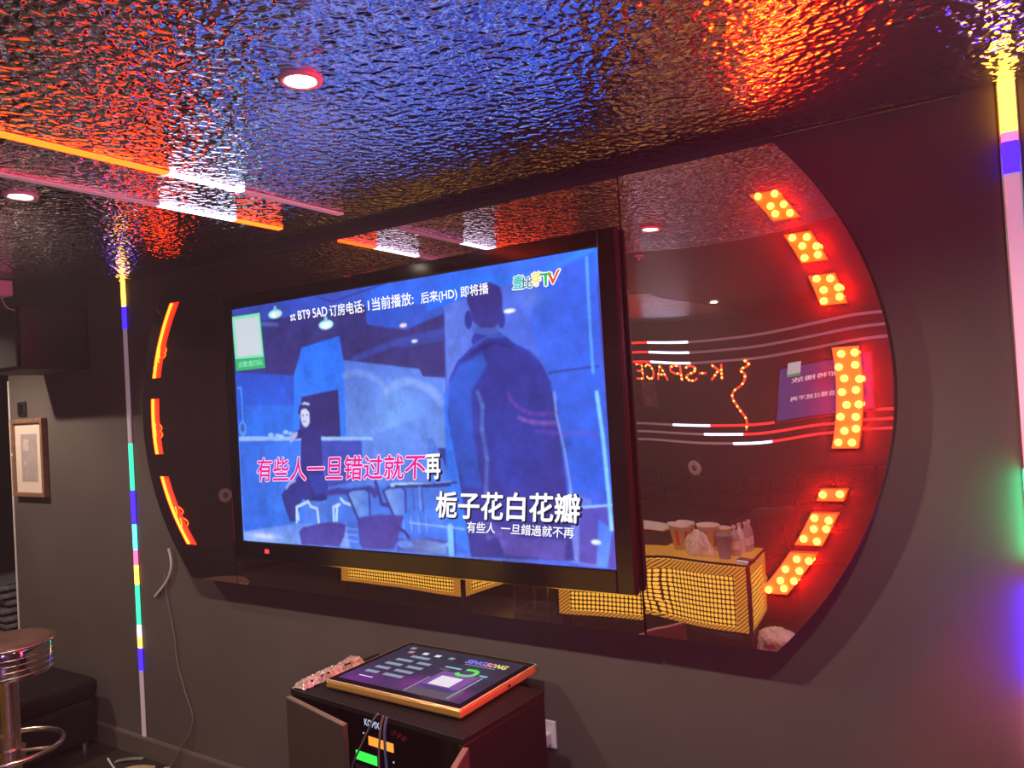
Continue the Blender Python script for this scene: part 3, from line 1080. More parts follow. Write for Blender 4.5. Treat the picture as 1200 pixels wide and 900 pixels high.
# seated figure
bd.poly(c4([(470, 190), (530, 172), (568, 230), (575, 340), (585, 440), (605, 500), (590, 555), (500, 575), (470, 560), (440, 680), (405, 680), (375, 600), (358, 540), (385, 500), (460, 430), (462, 250)]), (46, 40, 116), (48, 54, 140), 'y')
bd.poly(c4([(500, 430), (580, 440), (600, 520), (540, 540)]), (40, 66, 170), alpha=0.7, soft=2)
bd.poly(c4([(400, 225), (440, 200), (470, 190), (470, 240), (420, 250)]), (44, 40, 116))
bd.poly(c4([(398, 235), (420, 215), (445, 205), (440, 235), (410, 266)]), (150, 160, 220))
bd.ell(*c4([(485, 125)])[0], 9.8, 15.5, (192, 194, 228))
bd.poly(c4([(445, 110), (452, 72), (480, 52), (512, 66), (524, 110), (522, 160), (508, 150), (505, 105), (488, 84), (462, 92), (455, 120)]), (44, 42, 116))
bd.poly(c4([(462, 62), (480, 50), (508, 58), (505, 68), (482, 62)]), (170, 190, 232))
bd.ell(*c4([(473, 120)])[0], 1.7, 1.3, (60, 50, 110))
bd.ell(*c4([(494, 118)])[0], 1.7, 1.3, (60, 50, 110))
bd.line(c4([(474, 152), (486, 152)]), 1.6, (120, 80, 140), 0.9)
bd.line(c4([(385, 505), (400, 480), (430, 465)]), 4, (150, 165, 225), 0.8)
# stools and chairs
for L in ([(440, 684), (440, 604), (500, 575)], [(500, 575), (515, 602), (548, 612), (556, 686)], [(636, 680), (633, 604), (665, 590)], [(650, 675), (652, 600)], [(672, 560), (690, 580), (735, 596)], [(450, 670), (440, 606)]):
    bd.line(c4(L), 4.0, (176, 204, 246))
bd.poly(c4([(520, 545), (600, 540), (600, 565), (560, 575), (520, 570)]), (40, 44, 120))
bd.line(c4([(600, 530), (660, 520), (720, 525), (820, 510), (855, 525), (850, 540)]), 9, (60, 58, 150), 1.0, 3)
for dx, dy in ((0, 0), (190, -10)):
    bd.poly(c4([(705 + dx, 530 + dy), (730 + dx, 512 + dy), (800 + dx, 512 + dy), (820 + dx, 530 + dy), (826 + dx, 650 + dy), (765 + dx, 655 + dy), (735 + dx, 600 + dy)]), (120, 158, 232), (70, 116, 216), 'x')
    bd.line(c4([(705 + dx, 530 + dy), (735 + dx, 600 + dy), (765 + dx, 670 + dy), (780 + dx, 800 + dy)]), 4.5, (54, 60, 150), 1.0, 1.5)
    bd.line(c4([(705 + dx, 530 + dy), (735 + dx, 512 + dy), (800 + dx, 508 + dy), (822 + dx, 525 + dy), (826 + dx, 650 + dy)]), 3.5, (50, 56, 150), 1.0, 1.5)
bd.line(c4([(855, 470), (890, 590), (925, 595)]), 6, (52, 54, 140))
bd.line(c4([(940, 488), (1040, 484), (1150, 490), (1250, 478)]), 5, (160, 200, 245))
bd.line(c4([(960, 494), (1160, 494), (1250, 486)]), 3.5, (34, 40, 120))
bd.line(c4([(1090, 495), (1095, 640)]), 4.5, (96, 140, 228))
bd.line(c4([(1050, 500), (1060, 620)]), 2.5, (60, 86, 190))
bd.poly(c4([(1000, 640), (1125, 610), (1200, 640), (1220, 800), (980, 790)]), (66, 128, 240), (60, 112, 230), 'y', 0.8, 2)
for i in range(4):
    bd.line(c4([(1000 + 40 * i, 650), (1010 + 40 * i, 790)]), 1.6, (130, 170, 250), 0.7)
for i in range(3):
    bd.line(c4([(690, 715 + 32 * i), (760, 722 + 32 * i)]), 1.6, (140, 170, 245), 0.7)
bd.poly(c8([(0, 620), (150, 605), (240, 690), (260, 710), (0, 695)]), (64, 116, 232), (50, 90, 214), 'y', 0.9, 2)
bd.line(c8([(0, 660), (80, 648), (160, 662)]), 5, (60, 66, 160), 1.0, 2)
bd.line(c8([(0, 672), (90, 690), (165, 668)]), 4, (134, 186, 250), 0.9, 2)
bd.line(c8([(30, 690), (110, 700)]), 4, (40, 52, 150), 0.9, 2)
bd.line(c8([(178, 592), (184, 706)]), 9, (118, 186, 250), 1.0, 2)
bd.line(c8([(196, 595), (200, 708)]), 3, (44, 76, 190), 1.0, 1)
bd.line(c8([(0, 572), (240, 600)]), 2.5, (140, 180, 245), 0.7)
bd.line(c8([(-10, 410), (100, 405), (205, 395)]), 3.0, (40, 48, 140))
bd.line(c8([(50, 415), (60, 520)]), 3.0, (60, 76, 176))
# foreground chair backs
bd.poly(c4([(452, 735), (470, 712), (560, 688), (640, 682), (700, 694), (690, 760), (665, 815), (465, 802)]), (66, 58, 146), (74, 68, 160), 'y', 1.0, 1)
bd.poly(c4([(760, 662), (880, 642), (1008, 650), (985, 720), (955, 828), (785, 825), (770, 740)]), (64, 58, 148), (78, 70, 168), 'y', 1.0, 1)
bd.line(c4([(985, 720), (1010, 735), (1035, 772)]), 5, (48, 50, 150))
bd.poly(c4([(975, 770), (1125, 775), (1230, 800), (1230, 850), (965, 840)]), (58, 50, 140), (120, 150, 220), 'x', 0.9, 2)
bd.ell(*c4([(1010, 800)])[0], 14, 5, (90, 130, 225), 0.9)
bd.grain(0.13, 3, 2)
bd.mesh('screen', M['tv_picture'], tv, lambda u, v: (SX0 + (SX1 - SX0) * u - ox, TVY - oy, SZ1 + (SZ0 - SZ1) * v - oz))


# --- lettering on the television
def tv_quad(p00, p10, p01, p11, lift):
    """word box corners in the photograph: bottom-left, bottom-right, top-left, top-right"""
    a, b, c, d = [Vector(tvp(*p, lift)) for p in (p00, p10, p01, p11)]
    return lambda u, v: (a * (1 - u) * (1 - v) + b * u * (1 - v) + c * (1 - u) * v + d * u * v)[:]


text_mesh('ticker_text', 'st BT9 5AD', M['txt_white'], tv, tv_quad((341, 376), (384, 370), (340, 366), (383, 359), 0.0012), 0.012)
text_mesh('ticker_text', '订房电话:', M['txt_white'], tv, tv_quad((387, 371), (427, 366), (386, 358), (426, 351), 0.0012), 0.012)
text_mesh('ticker_text', '1当前播放:', M['txt_white'], tv, tv_quad((432, 365), (485, 357), (431, 350), (484, 342), 0.0012), 0.012)
text_mesh('ticker_text', '后来(HD) 即将播', M['txt_white'], tv, tv_quad((494, 358), (573, 346), (493, 343), (572, 331), 0.0012), 0.012)
q = tv_quad((301, 564), (498, 561), (302, 537), (499, 532), 0.0014)
vs, fs = text_verts('有些人一旦错过就不')
ref = (min(v[0] for v in vs), max(v[0] for v in vs), min(v[1] for v in vs), max(v[1] for v in vs))
text_mesh('lyric_outline', '有些人一旦错过就不', M['txt_pinkwhite'], tv, tv_quad((301, 564), (498, 561), (302, 537), (499, 532), 0.0010), 0.045, ref)
text_mesh('lyric_text', '有些人一旦错过就不', M['txt_magenta'], tv, q, 0.012, ref)
vs, fs = text_verts('再')
ref = (min(v[0] for v in vs), max(v[0] for v in vs), min(v[1] for v in vs), max(v[1] for v in vs))
text_mesh('lyric_shadow', '再', M['txt_black'], tv, tv_quad((501, 563), (518, 563), (501, 534), (518, 533), 0.0008), 0.045, ref)
text_mesh('lyric_text', '再', M['txt_white'], tv, tv_quad((499, 561), (516, 561), (499, 533), (516, 532), 0.0012), 0.022, ref)
vs, fs = text_verts('栀子花白花瓣')
ref = (min(v[0] for v in vs), max(v[0] for v in vs), min(v[1] for v in vs), max(v[1] for v in vs))
text_mesh('lyric_shadow', '栀子花白花瓣', M['txt_black'], tv, tv_quad((512, 607), (681, 615), (513, 577), (682, 580), 0.0008), 0.05, ref)
text_mesh('lyric_text', '栀子花白花瓣', M['txt_white'], tv, tv_quad((511, 606), (679, 613), (512, 576), (680, 579), 0.0014), 0.020, ref)
text_mesh('subtitle_text', '有些人', M['txt_white'], tv, tv_quad((547, 624), (580, 625), (548, 611), (581, 613), 0.0012), 0.010)
text_mesh('subtitle_text', '一旦錯過就不再', M['txt_white'], tv, tv_quad((587, 625), (672, 631), (588, 613), (673, 618), 0.0012), 0.010)
# channel logo
for ch, qd, mt in (('壹', ((601, 339), (613, 338), (602, 324), (613, 322)), 'logo_teal'), ('比', ((612, 338), (624, 337), (613, 325), (624, 324)), 'logo_deep'),
                   ('芽', ((622, 336), (634, 334), (623, 320), (634, 318)), 'logo_yellow'), ('T', ((634, 335), (646, 334), (633, 321), (646, 320)), 'logo_green'),
                   ('V', ((643, 333), (653, 332), (642, 320), (656, 316)), 'logo_orange')):
    vs, fs = text_verts(ch)
    ref = (min(v[0] for v in vs), max(v[0] for v in vs), min(v[1] for v in vs), max(v[1] for v in vs))
    text_mesh('logo_outline', ch, M['txt_white'], tv, tv_quad(*qd, 0.0008), 0.09, ref)
    text_mesh('logo_letter', ch, M[mt], tv, tv_quad(*qd, 0.0014), 0.02, ref)


def tv_patch(name, mat, pts, lift):
    me = bpy.data.meshes.new(name)
    me.from_pydata([tvp(*p, lift) for p in pts], [], [tuple(range(len(pts)))])
    me.materials.append(M[mat])
    return link(name, me, tv)


tv_patch('screen_tag', 'tag_green', [(271, 371), (305, 366), (311, 431), (277, 435)], 0.0008)
tv_patch('screen_tag', 'tag_pale', [(272, 372), (304, 367), (309, 418), (276, 421)], 0.0011)
tv_patch('screen_tag', 'tag_white', [(275, 375), (303, 371), (307, 415), (279, 418)], 0.0014)
text_mesh('tag_text', '点歌请扫码', M['tag_pale'], tv, tv_quad((280, 431), (308, 428), (279, 424), (307, 421), 0.0014), 0.01)

# ------------------------------------------------------------------ black loudspeaker high on the wall at the left
t = thing('wall_speaker', 'black loudspeaker box fixed high on the wall at the far left, above the framed print', 'speaker', (-4.275, YF, zr(0.44)))
MB().bbox(-0.245, 0.245, -0.335, -0.0, -0.16, 0.16, 0.010).build('casing', M['black_matte'], t)
MB().bbox(-0.235, 0.235, -0.352, -0.334, -0.15, 0.15, 0.008).build('grille', M['leather'], t)

# small sensor with its cord at the left edge
t = thing('sensor', 'small pale sensor box with a cord, under the ceiling at the left edge', 'sensor', (-3.945, 1.75, CZ))
MB().bbox(-0.05, 0.05, -0.03, 0.03, -0.075, 0.0, 0.008).build('housing', M['white'], t)
MB().tube(smooth_path([(0.03, -0.02, -0.07), (0.05, -0.02, -0.095), (0.09, -0.02, -0.135), (0.115, 0.0, -0.15)]), 0.004, 6).build('cord', M['cable_white'], t)

# framed print and the switch above it
t = thing('framed_print', 'small framed print with a wide cream mount, on the wall at the far left', 'picture', (-4.68, YF, zr(-0.18)))
fw, fh, b_ = 0.178, 0.221, 0.024
for x0, x1, z0, z1 in ((-fw, -fw + b_, -fh, fh), (fw - b_, fw, -fh, fh), (-fw + b_, fw - b_, fh - b_, fh), (-fw + b_, fw - b_, -fh, -fh + b_)):
    MB().bbox(x0, x1, -0.032, 0, z0, z1, 0.003).build('frame_side', M['wood'], t)
MB().box(-fw + b_, fw - b_, -0.016, -0.004, -fh + b_, fh - b_).build('mount_board', M['mat_board'], t)
pr = MB().box(-0.088, 0.088, -0.0175, -0.016, -0.135, 0.135).build('print', M['print_grey'], t)
MB().box(-0.062, 0.002, -0.0182, -0.0175, 0.04, 0.105).build('light_shape', M['print_light'], pr)
MB().box(-0.055, -0.035, -0.0182, -0.0175, -0.045, -0.02).build('light_shape', M['print_light'], pr)
MB().lathe([(0.008, 0), (0.008, 0.002)]).build('pin', M['white'], t).matrix_local = Matrix.Translation((-fw + 0.012, -0.032, 0.02)) @ Matrix.Rotation(HALF_PI, 4, 'X')
t = thing('switch_plate', 'small dark switch plate on the wall just above the framed print', 'switch', (-4.763, YF, zr(0.10)))
MB().bbox(-0.045, 0.045, -0.012, 0, -0.042, 0.042, 0.003).build('plate', M['black_matte'], t)
MB().bbox(-0.022, 0.022, -0.017, -0.011, -0.028, 0.028, 0.003).build('rocker', M['black_gloss'], t)

# cables at the lower left of the round panel
cb = MB().tube(smooth_path([(-3.395, 2.185, zr(-0.62)), (-3.385, 2.188, zr(-0.70)), (-3.43, 2.190, zr(-0.78)), (-3.535, 2.192, zr(-0.865))]), 0.0065, 7).build('cable', M['cable_white'])
tag(cb, 'short loose white cable end hanging from the lower left of the round panel', 'cable')
cb = MB().tube(smooth_path([(-3.445, 2.190, zr(-0.74)), (-3.44, 2.193, zr(-0.86)), (-3.395, 2.194, zr(-1.05)), (-3.385, 2.194, zr(-1.16)), (-3.33, 2.193, zr(-1.30)), (-3.285, 2.193, zr(-1.39)),
                            (-3.30, 2.192, zr(-1.47)), (-3.37, 2.178, zr(-1.565)), (-3.43, 2.172, 0.025), (-3.46, 2.15, 0.006)]), 0.0035, 6).build('cable', M['cable_grey'])
tag(cb, 'thin grey wire trailing down the wall to the floor, left of the cabinet', 'cable')

# ------------------------------------------------------------------ cabinet with the equipment and the touch screen
TH = 0.018
cab = thing('equipment_cabinet', 'low black cabinet with open doors below the television', 'cabinet', (-1.64, 1.875, 0), math.radians(-4.5))
CW, CD, CH = 0.375, 0.192, 0.760
MB().bbox(-CW, CW, -CD, CD, CH - TH, CH, 0.002, 1).build('top_panel', M['cab'], cab)
MB().bbox(-CW, -CW + TH, -CD, CD, 0.0, CH - TH, 0.002, 1).build('side_panel', M['cab'], cab)
MB().bbox(CW - TH, CW, -CD, CD, 0.0, CH - TH, 0.002, 1).build('side_panel', M['cab'], cab)
MB().box(-CW + TH, CW - TH, CD - 0.008, CD, 0.0, CH - TH).build('back_panel', M['cab'], cab)
MB().bbox(-CW + TH, CW - TH, -CD, CD - 0.008, 0.06, 0.06 + TH, 0.002, 1).build('bottom_panel', M['cab'], cab)
MB().bbox(-CW + TH, CW - TH, -CD + 0.02, CD - 0.008, 0.385, 0.385 + TH, 0.002, 1).build('shelf', M['cab'], cab)
DW = 0.350
for sgn, ang, lab in ((-1, math.radians(-9), 'left door, swung slightly open'), (1, math.radians(115), 'right door, swung wide open, seen edge on')):
    e = MB()
    x0, x1 = (0.0, DW) if sgn < 0 else (-DW, 0.0)
    e.bbox(x0, x1, -TH, 0.0, 0.065, CH - TH - 0.004, 0.002, 1)
    d = e.build('door', M['cab_door'], cab)
    d['label'] = lab
    d.location = (sgn * (CW - 0.002), -CD - 0.001, 0)
    d.rotation_euler = (0, 0, ang)
    MB().box(x0 + 0.001, x1 - 0.001, -TH + 0.001, -0.001, CH - TH - 0.0045, CH - TH - 0.0032).build('worn_edge', M['cab_edge'], d)
    hh = MB()
    hxx = x1 - 0.02 if sgn < 0 else x0 + 0.012
    hh.tube([(hxx, -TH, 0.50), (hxx, -TH - 0.022, 0.50), (hxx, -TH - 0.022, 0.40), (hxx, -TH, 0.40)], 0.004, 6)
    hh.build('handle', M['steel'], d)


def unit(name, label, cat, z0, h, w, mat='black_matte', y0=-0.10):
    """piece of equipment standing in the cabinet"""
    u = thing(name, label, cat, cab.matrix_basis @ Vector((0, 0, z0)), math.radians(-4.5))
    MB().bbox(-w / 2, w / 2, y0, 0.175, 0.006, h, 0.003, 1).build('casing', M[mat], u)
    MB().bbox(-w / 2 - 0.004, w / 2 + 0.004, y0 - 0.006, y0 + 0.001, 0.008, h - 0.002, 0.002, 1).build('front_panel', M['black_gloss'], u)
    for sx in (-1, 1):
        MB().lathe([(0.012, 0.0), (0.012, 0.007)], sx * (w / 2 - 0.03), y0 + 0.03, 10).build('foot', M['black_matte'], u)
    return u


def knob(u, x, z, r, y, mat='steel'):
    o = MB().lathe([(r, 0), (r * 0.95, 0.010), (r * 0.8, 0.013)], 0, 0, 14).build('knob', M[mat], u)
    o.matrix_local = Matrix.Translation((x, y, z)) @ Matrix.Rotation(HALF_PI, 4, 'X')


def flat_word(name, u, s, mat, x0, x1, z0, z1, y):
    text_mesh(name, s, M[mat], u, lambda a, b: (x0 + (x1 - x0) * a, y, z0 + (z1 - z0) * b), 0.01)


ZS = 0.385 + TH
u1 = unit('receiver', 'black receiver with a green display, lowest unit on the cabinet shelf', 'amplifier', ZS, 0.150, 0.62, y0=-0.05)
MB().box(-0.225, -0.125, -0.0575, -0.056, 0.108, 0.138).build('display', M['disp_green'], u1)
for i, x in enumerate((-0.215, -0.180, -0.145)):
    MB().box(x - 0.012, x + 0.012, -0.0595, -0.056, 0.080, 0.093).build('button', M['grey_paper'], u1)
knob(u1, -0.045, 0.105, 0.020, -0.056)
for i in range(4):
    knob(u1, 0.005 + i * 0.035, 0.110, 0.009, -0.056)
for i in range(4):
    knob(u1, 0.005 + i * 0.035, 0.070, 0.007, -0.056)
flat_word('marking', u1, 'TONE', 'disp_text', 0.17, 0.20, 0.118, 0.126, -0.0572)
MB().box(-0.05, -0.045, -0.0572, -0.056, 0.136, 0.141).build('indicator', M['disp_text'], u1)
u2 = unit('media_player', 'black player with an orange display, topmost unit in the cabinet', 'player', ZS + 0.151, 0.125, 0.60, y0=-0.05)
MB().box(-0.160, -0.045, -0.0575, -0.056, 0.018, 0.046).build('display', M['disp_orange'], u2)
flat_word('marking', u2, 'KOMX', 'disp_text', -0.175, -0.105, 0.078, 0.100, -0.0572)
for x, z in ((-0.035, 0.085), (-0.01, 0.082), (0.012, 0.078)):
    knob(u2, x, z, 0.007, -0.056, 'red_print')
MB().box(-0.185, -0.181, -0.0572, -0.056, 0.048, 0.053).build('indicator', M['disp_text'], u2)


def cab_cable(pts, r, mat, label):
    W = Matrix.Translation(cab.location) @ Matrix.Rotation(cab.rotation_euler.z, 4, 'Z')
    o = MB().tube(smooth_path([W @ Vector(p) for p in pts]), r, 6).build('cable', M[mat])
    tag(o, label, 'cable')


cab_cable([(0.06, -0.206, 0.770), (0.035, -0.210, 0.74), (-0.02, -0.208, 0.66), (-0.07, -0.206, 0.58), (-0.085, -0.208, 0.48), (-0.07, -0.206, 0.385)], 0.0032, 'cable_grey', 'thin dark cable slanting left from the touch screen across the equipment')
cab_cable([(0.085, -0.210, 0.770), (0.075, -0.216, 0.72), (0.06, -0.213, 0.62), (0.075, -0.211, 0.55), (0.06, -0.213, 0.45), (0.06, -0.210, 0.385)], 0.0034, 'cable_grey', 'grey cable hanging from the touch screen, middle of the three in the cabinet')
cab_cable([(0.10, -0.210, 0.770), (0.095, -0.217, 0.72), (0.095, -0.215, 0.62), (0.115, -0.213, 0.52), (0.12, -0.212, 0.385)], 0.0042, 'cable_blue', 'blue cable hanging straight down from the touch screen in front of the receiver')

# touch screen lying on the cabinet
P_FL, P_FR, P_BL = Vector((-1.897, 1.747)), Vector((-1.340, 1.732)), Vector((-1.926, 2.159))
ts = thing('touch_screen', 'gold-edged touch screen lying flat on the black cabinet, showing a purple menu', 'monitor',
           ((P_FL.x + P_FR.x) / 2 - 0.005, (P_FL.y + P_BL.y) / 2, CH + 0.0005), math.radians(-1.5))
TW, TD, T0 = 0.278, 0.206, 0.006
bm = MB().bbox(-TW, TW, -TD, TD, T0, T0 + 0.026, 0.007, 3)
bm.build('gold_edge', M['gold'], ts)
MB().bbox(-TW + 0.001, TW - 0.001, -TD + 0.001, TD - 0.001, T0 + 0.0262, T0 + 0.0280, 0.0008, 1).build('lip', M['gold_lip'], ts)
MB().bbox(-TW + 0.006, TW - 0.006, -TD + 0.006, TD - 0.006, T0 + 0.0275, T0 + 0.0295, 0.0008, 1).build('glass', M['black_gloss'], ts)
for sx in (-1, 1):
    for sy in (-1, 1):
        MB().lathe([(0.012, 0.0), (0.012, T0)], sx * 0.22, sy * 0.15, 10).build('foot', M['black_matte'], ts)
MB().box(TW - 0.001, TW + 0.002, 0.03, 0.045, T0 + 0.010, T0 + 0.018).build('button', M['steel'], ts)
ZG = T0 + 0.0298
SWX, SWY = TW - 0.026, TD - 0.030
tb = Board(200, 140, (44, 50, 68))
tb.poly([(0, 0), (200, 0), (200, 140), (0, 140)], (40, 42, 56), (58, 50, 84), 'y')
tb.ell(30, 130, 60, 40, (104, 44, 130), 0.9, 1.9)
tb.ell(105, 112, 36, 34, (128, 50, 140), 0.8, 1.9)
tb.ell(170, 120, 44, 34, (118, 44, 128), 0.8, 1.9)
tb.ell(150, 52, 46, 40, (50, 72, 88), 0.7, 1.9)
tb.ell(60, 40, 60, 30, (46, 60, 74), 0.6, 1.9)
tb.ell(148, 60, 22, 14, (110, 50, 130), 0.9, 1.6)
tb.grain(0.12, 5, 1)
tb.mesh('screen', M['touch_picture'], ts, lambda u, v: (-SWX + 2 * SWX * u, SWY - 2 * SWY * v, ZG))


def ui(name, mat, u0, u1, v0, v1, lift=0.0004, skew=0.0):
    me = bpy.data.meshes.new(name)
    P = [(u0 + skew, v0), (u1 + skew, v0), (u1, v1), (u0, v1)]
    me.from_pydata([(-SWX + 2 * SWX * u, SWY - 2 * SWY * v, ZG + lift) for u, v in P], [], [(0, 3, 2, 1)])
    me.materials.append(M[mat])
    return link(name, me, ts)


for (u0, u1, v) in ((0.16, 0.34, 0.20), (0.10, 0.26, 0.32), (0.29, 0.42, 0.32), (0.08, 0.24, 0.44), (0.27, 0.42, 0.44), (0.07, 0.21, 0.56), (0.24, 0.41, 0.56), (0.06, 0.19, 0.68), (0.22, 0.40, 0.68)):
    ui('menu_bar', 'ui_bar', u0 + 0.02, u1, v + 0.04, v + 0.095)
ui('menu_line', 'ui_white', 0.10, 0.22, 0.86, 0.875)
for u, v, m_ in ((0.06, 0.05, 'ui_bar'), (0.10, 0.15, 'ui_pink'), (0.22, 0.13, 'ui_white'), (0.33, 0.13, 'ui_white'), (0.45, 0.13, 'ui_bar')):
    ui('menu_icon', m_, u, u + 0.045, v, v + 0.055)
for i, (s_, m_) in enumerate((('SING', 'title_violet'), ('SO', 'title_pink'), ('NG', 'title_yellow'))):
    a = (0.60, 0.76, 0.84)[i]
    b = (0.75, 0.83, 0.92)[i]
    text_mesh('menu_title', s_, M[m_], ts, lambda u, v, a=a, b=b: (-SWX + 2 * SWX * (a + (b - a) * u), SWY - 2 * SWY * (0.19 - 0.085 * v), ZG + 0.0006), 0.05)
ui('menu_line', 'ui_bar', 0.62, 0.86, 0.215, 0.228)
ui('menu_shape', 'ui_dark', 0.56, 0.92, 0.78, 0.99)
ui('menu_shape', 'ui_purple', 0.57, 0.86, 0.45, 0.86)
ui('menu_card', 'ui_white', 0.615, 0.785, 0.55, 0.76, 0.0007)
ui('menu_shape', 'ui_bar', 0.875, 0.89, 0.45, 0.96, 0.0007)
ui('menu_shape', 'ui_bar', 0.55, 0.56, 0.62, 0.98, 0.0007)
ui('menu_shape', 'ui_cyan', 0.53, 0.66, 0.34, 0.37, 0.0005)
ui('menu_shape', 'ui_dark', 0.52, 0.60, 0.40, 0.44, 0.0007)
ui('menu_shape', 'ui_cyan', 0.84, 0.90, 0.40, 0.43, 0.0007)
hook = MB()
hk = [(-SWX + 2 * SWX * u, SWY - 2 * SWY * v, ZG + 0.001) for u, v in ((0.70, 0.34), (0.77, 0.335), (0.80, 0.39), (0.78, 0.46), (0.71, 0.48), (0.67, 0.44))]
hp = smooth_path(hk, 5)
vs = []
for i, p in enumerate(hp):
    tt = (hp[min(i + 1, len(hp) - 1)] - hp[max(i - 1, 0)]).normalized()
    nn = Vector((-tt.y, tt.x, 0))
    vs += [p + nn * 0.008, p - nn * 0.008]
hook.add(vs, [(2 * i, 2 * i + 1, 2 * i + 3, 2 * i + 2) for i in range(len(hp) - 1)])
hook.build('menu_shape', M['ui_green'], ts)

# remote control in crinkled plastic, left of the touch screen
t = thing('remote_control', 'remote control wrapped in crinkled clear plastic, left of the touch screen', 'remote control', (-1.998, 1.86, CH), math.radians(90 + 2))
MB().bbox(-0.11, 0.085, -0.022, 0.022, 0.004, 0.020, 0.005).build('body', M['black_matte'], t)
bm = bmesh.new()
bmesh.ops.create_grid(bm, x_segments=26, y_segments=7, size=1.0)
rnd = random.Random(2)
for v in bm.verts:
    x, y = v.co.x, v.co.y
    v.co = Vector((x * 0.145, y * (0.032 + 0.004 * math.sin(x * 9)), 0.0235 - 0.021 * abs(y) ** 3 + rnd.uniform(-0.003, 0.004) - (0.016 if abs(x) > 0.93 else 0)))
    v.co.z = max(v.co.z, 0.002)
me = bpy.data.meshes.new('plastic_wrap')
bm.to_mesh(me)
bm.free()
me.materials.append(M['foil'])
link('plastic_wrap', me, t)
for i in range(4):
    for j in range(2):
        MB().sphere((-0.07 + i * 0.03, -0.008 + 0.016 * j, 0.021), 0.004, 8, 4).build('button', M['white'], t)

# socket with a white plug right of the cabinet
t = thing('wall_socket', 'white wall socket with a plug, right beside the cabinet', 'socket', (-1.355, YF, zr(-1.12)))
MB().bbox(-0.045, 0.045, -0.010, 0, -0.045, 0.045, 0.003).build('plate', M['white'], t)
MB().bbox(-0.010, 0.030, -0.052, -0.009, -0.032, 0.012, 0.006).build('plug', M['white'], t)

# ------------------------------------------------------------------ bar stool, lower left
t = thing('bar_stool', 'chrome bar stool with a brown round seat and foot ring at the lower left edge', 'stool', (-3.70, 1.60, 0))
SH = 0.745
MB().lathe([(0.170, SH - 0.012), (0.180, SH - 0.004), (0.176, SH + 0.004), (0.15, SH + 0.010), (0.08, SH + 0.013), (0.0, SH + 0.013)], n=48, cap0=True, cap1=False).build('seat', M['seat'], t)
MB().tube([(0.181 * math.cos(a * math.pi / 24), 0.181 * math.sin(a * math.pi / 24), SH - 0.006) for a in range(48)], 0.006, 8, True).build('seat_rim', M['copper'], t)
MB().lathe([(0.174, SH - 0.135), (0.177, SH - 0.13), (0.178, SH - 0.02), (0.174, SH - 0.012)], n=64, cap0=True, cap1=False).build('chrome_band', M['chrome'], t)
rb = MB()
for k in range(4):
    z = SH - 0.045 - k * 0.025
    rb.tube([(0.1785 * math.cos(a * math.pi / 32), 0.1785 * math.sin(a * math.pi / 32), z) for a in range(64)], 0.0022, 6, True)
rb.build('band_groove', M['copper'], t)
MB().lathe([(0.052, SH - 0.15), (0.047, SH - 0.135)]).build('seat_mount', M['black_matte'], t)
MB().lathe([(0.040, 0.03), (0.040, SH - 0.14)], n=32).build('column', M['copper'], t)
ring = [(0.195 * math.cos(a * math.pi / 24) , 0.195 * math.sin(a * math.pi / 24), 0.285) for a in range(48)]
MB().tube(ring, 0.0115, 10, True).build('foot_ring', M['copper'], t)
for k in range(3):
    a = k * 2 * math.pi / 3 + 0.55
    MB().tube([(0.04 * math.cos(a), 0.04 * math.sin(a), 0.27), (0.195 * math.cos(a), 0.195 * math.sin(a), 0.284)], 0.008, 8).build('ring_spoke', M['copper'], t)
MB().lathe([(0.055, 0.24), (0.055, 0.285)], n=24).build('ring_collar', M['copper'], t)
MB().lathe([(0.19, 0.0), (0.19, 0.008), (0.12, 0.022), (0.05, 0.035)], n=40).build('base_plate', M['copper'], t)

# black pouf against the wall behind the stool
t = thing('pouf', 'black leather pouf against the wall behind the bar stool', 'pouf', (-4.24, 1.95, 0))
MB().bbox(-0.22, 0.22, -0.20, 0.20, 0.04, 0.26, 0.03, 3).build('body', M['leather'], t)
MB().bbox(-0.23, 0.23, -0.21, 0.21, 0.26, 0.36, 0.035, 3).build('cushion', M['leather'], t)
for sx in (-1, 1):
    for sy in (-1, 1):
        MB().lathe([(0.018, 0.0), (0.022, 0.045)], sx * 0.17, sy * 0.15, 10).build('leg', M['steel'], t)

# litter on the floor under the panel
def litter(x, y, pts, r, mat, label):
    W = Matrix.Translation((x, y, 0))
    tag(MB().tube(smooth_path([W @ Vector(p) for p in pts]), r, 6).build('scrap', M[mat]), label, 'scrap')


def strip(name, x, y, ang, L, w, mat, label, h=0.02):
    t = MB()
    n = 10
    vs, fs = [], []
    for i in range(n + 1):
        u = i / n
        z = 0.004 + h * math.sin(u * math.pi)
        c, s_ = math.cos(ang), math.sin(ang)
        for q in (-1, 1):
            vs.append((x + c * L * (u - 0.5) - s_ * w * q / 2, y + s_ * L * (u - 0.5) + c * w * q / 2, z))
            vs.append((x + c * L * (u - 0.5) - s_ * w * q / 2, y + s_ * L * (u - 0.5) + c * w * q / 2, z - 0.003))
    for i in range(n):
        o = 4 * i
        fs += [(o, o + 2, o + 6, o + 4), (o + 1, o + 5, o + 7, o + 3), (o, o + 4, o + 5, o + 1), (o + 2, o + 3, o + 7, o + 6)]
    fs += [(0, 1, 3, 2), (4 * n, 4 * n + 2, 4 * n + 3, 4 * n + 1)]
    t.add(vs, fs)
    tag(t.build(name, M[mat]), label, 'scrap')


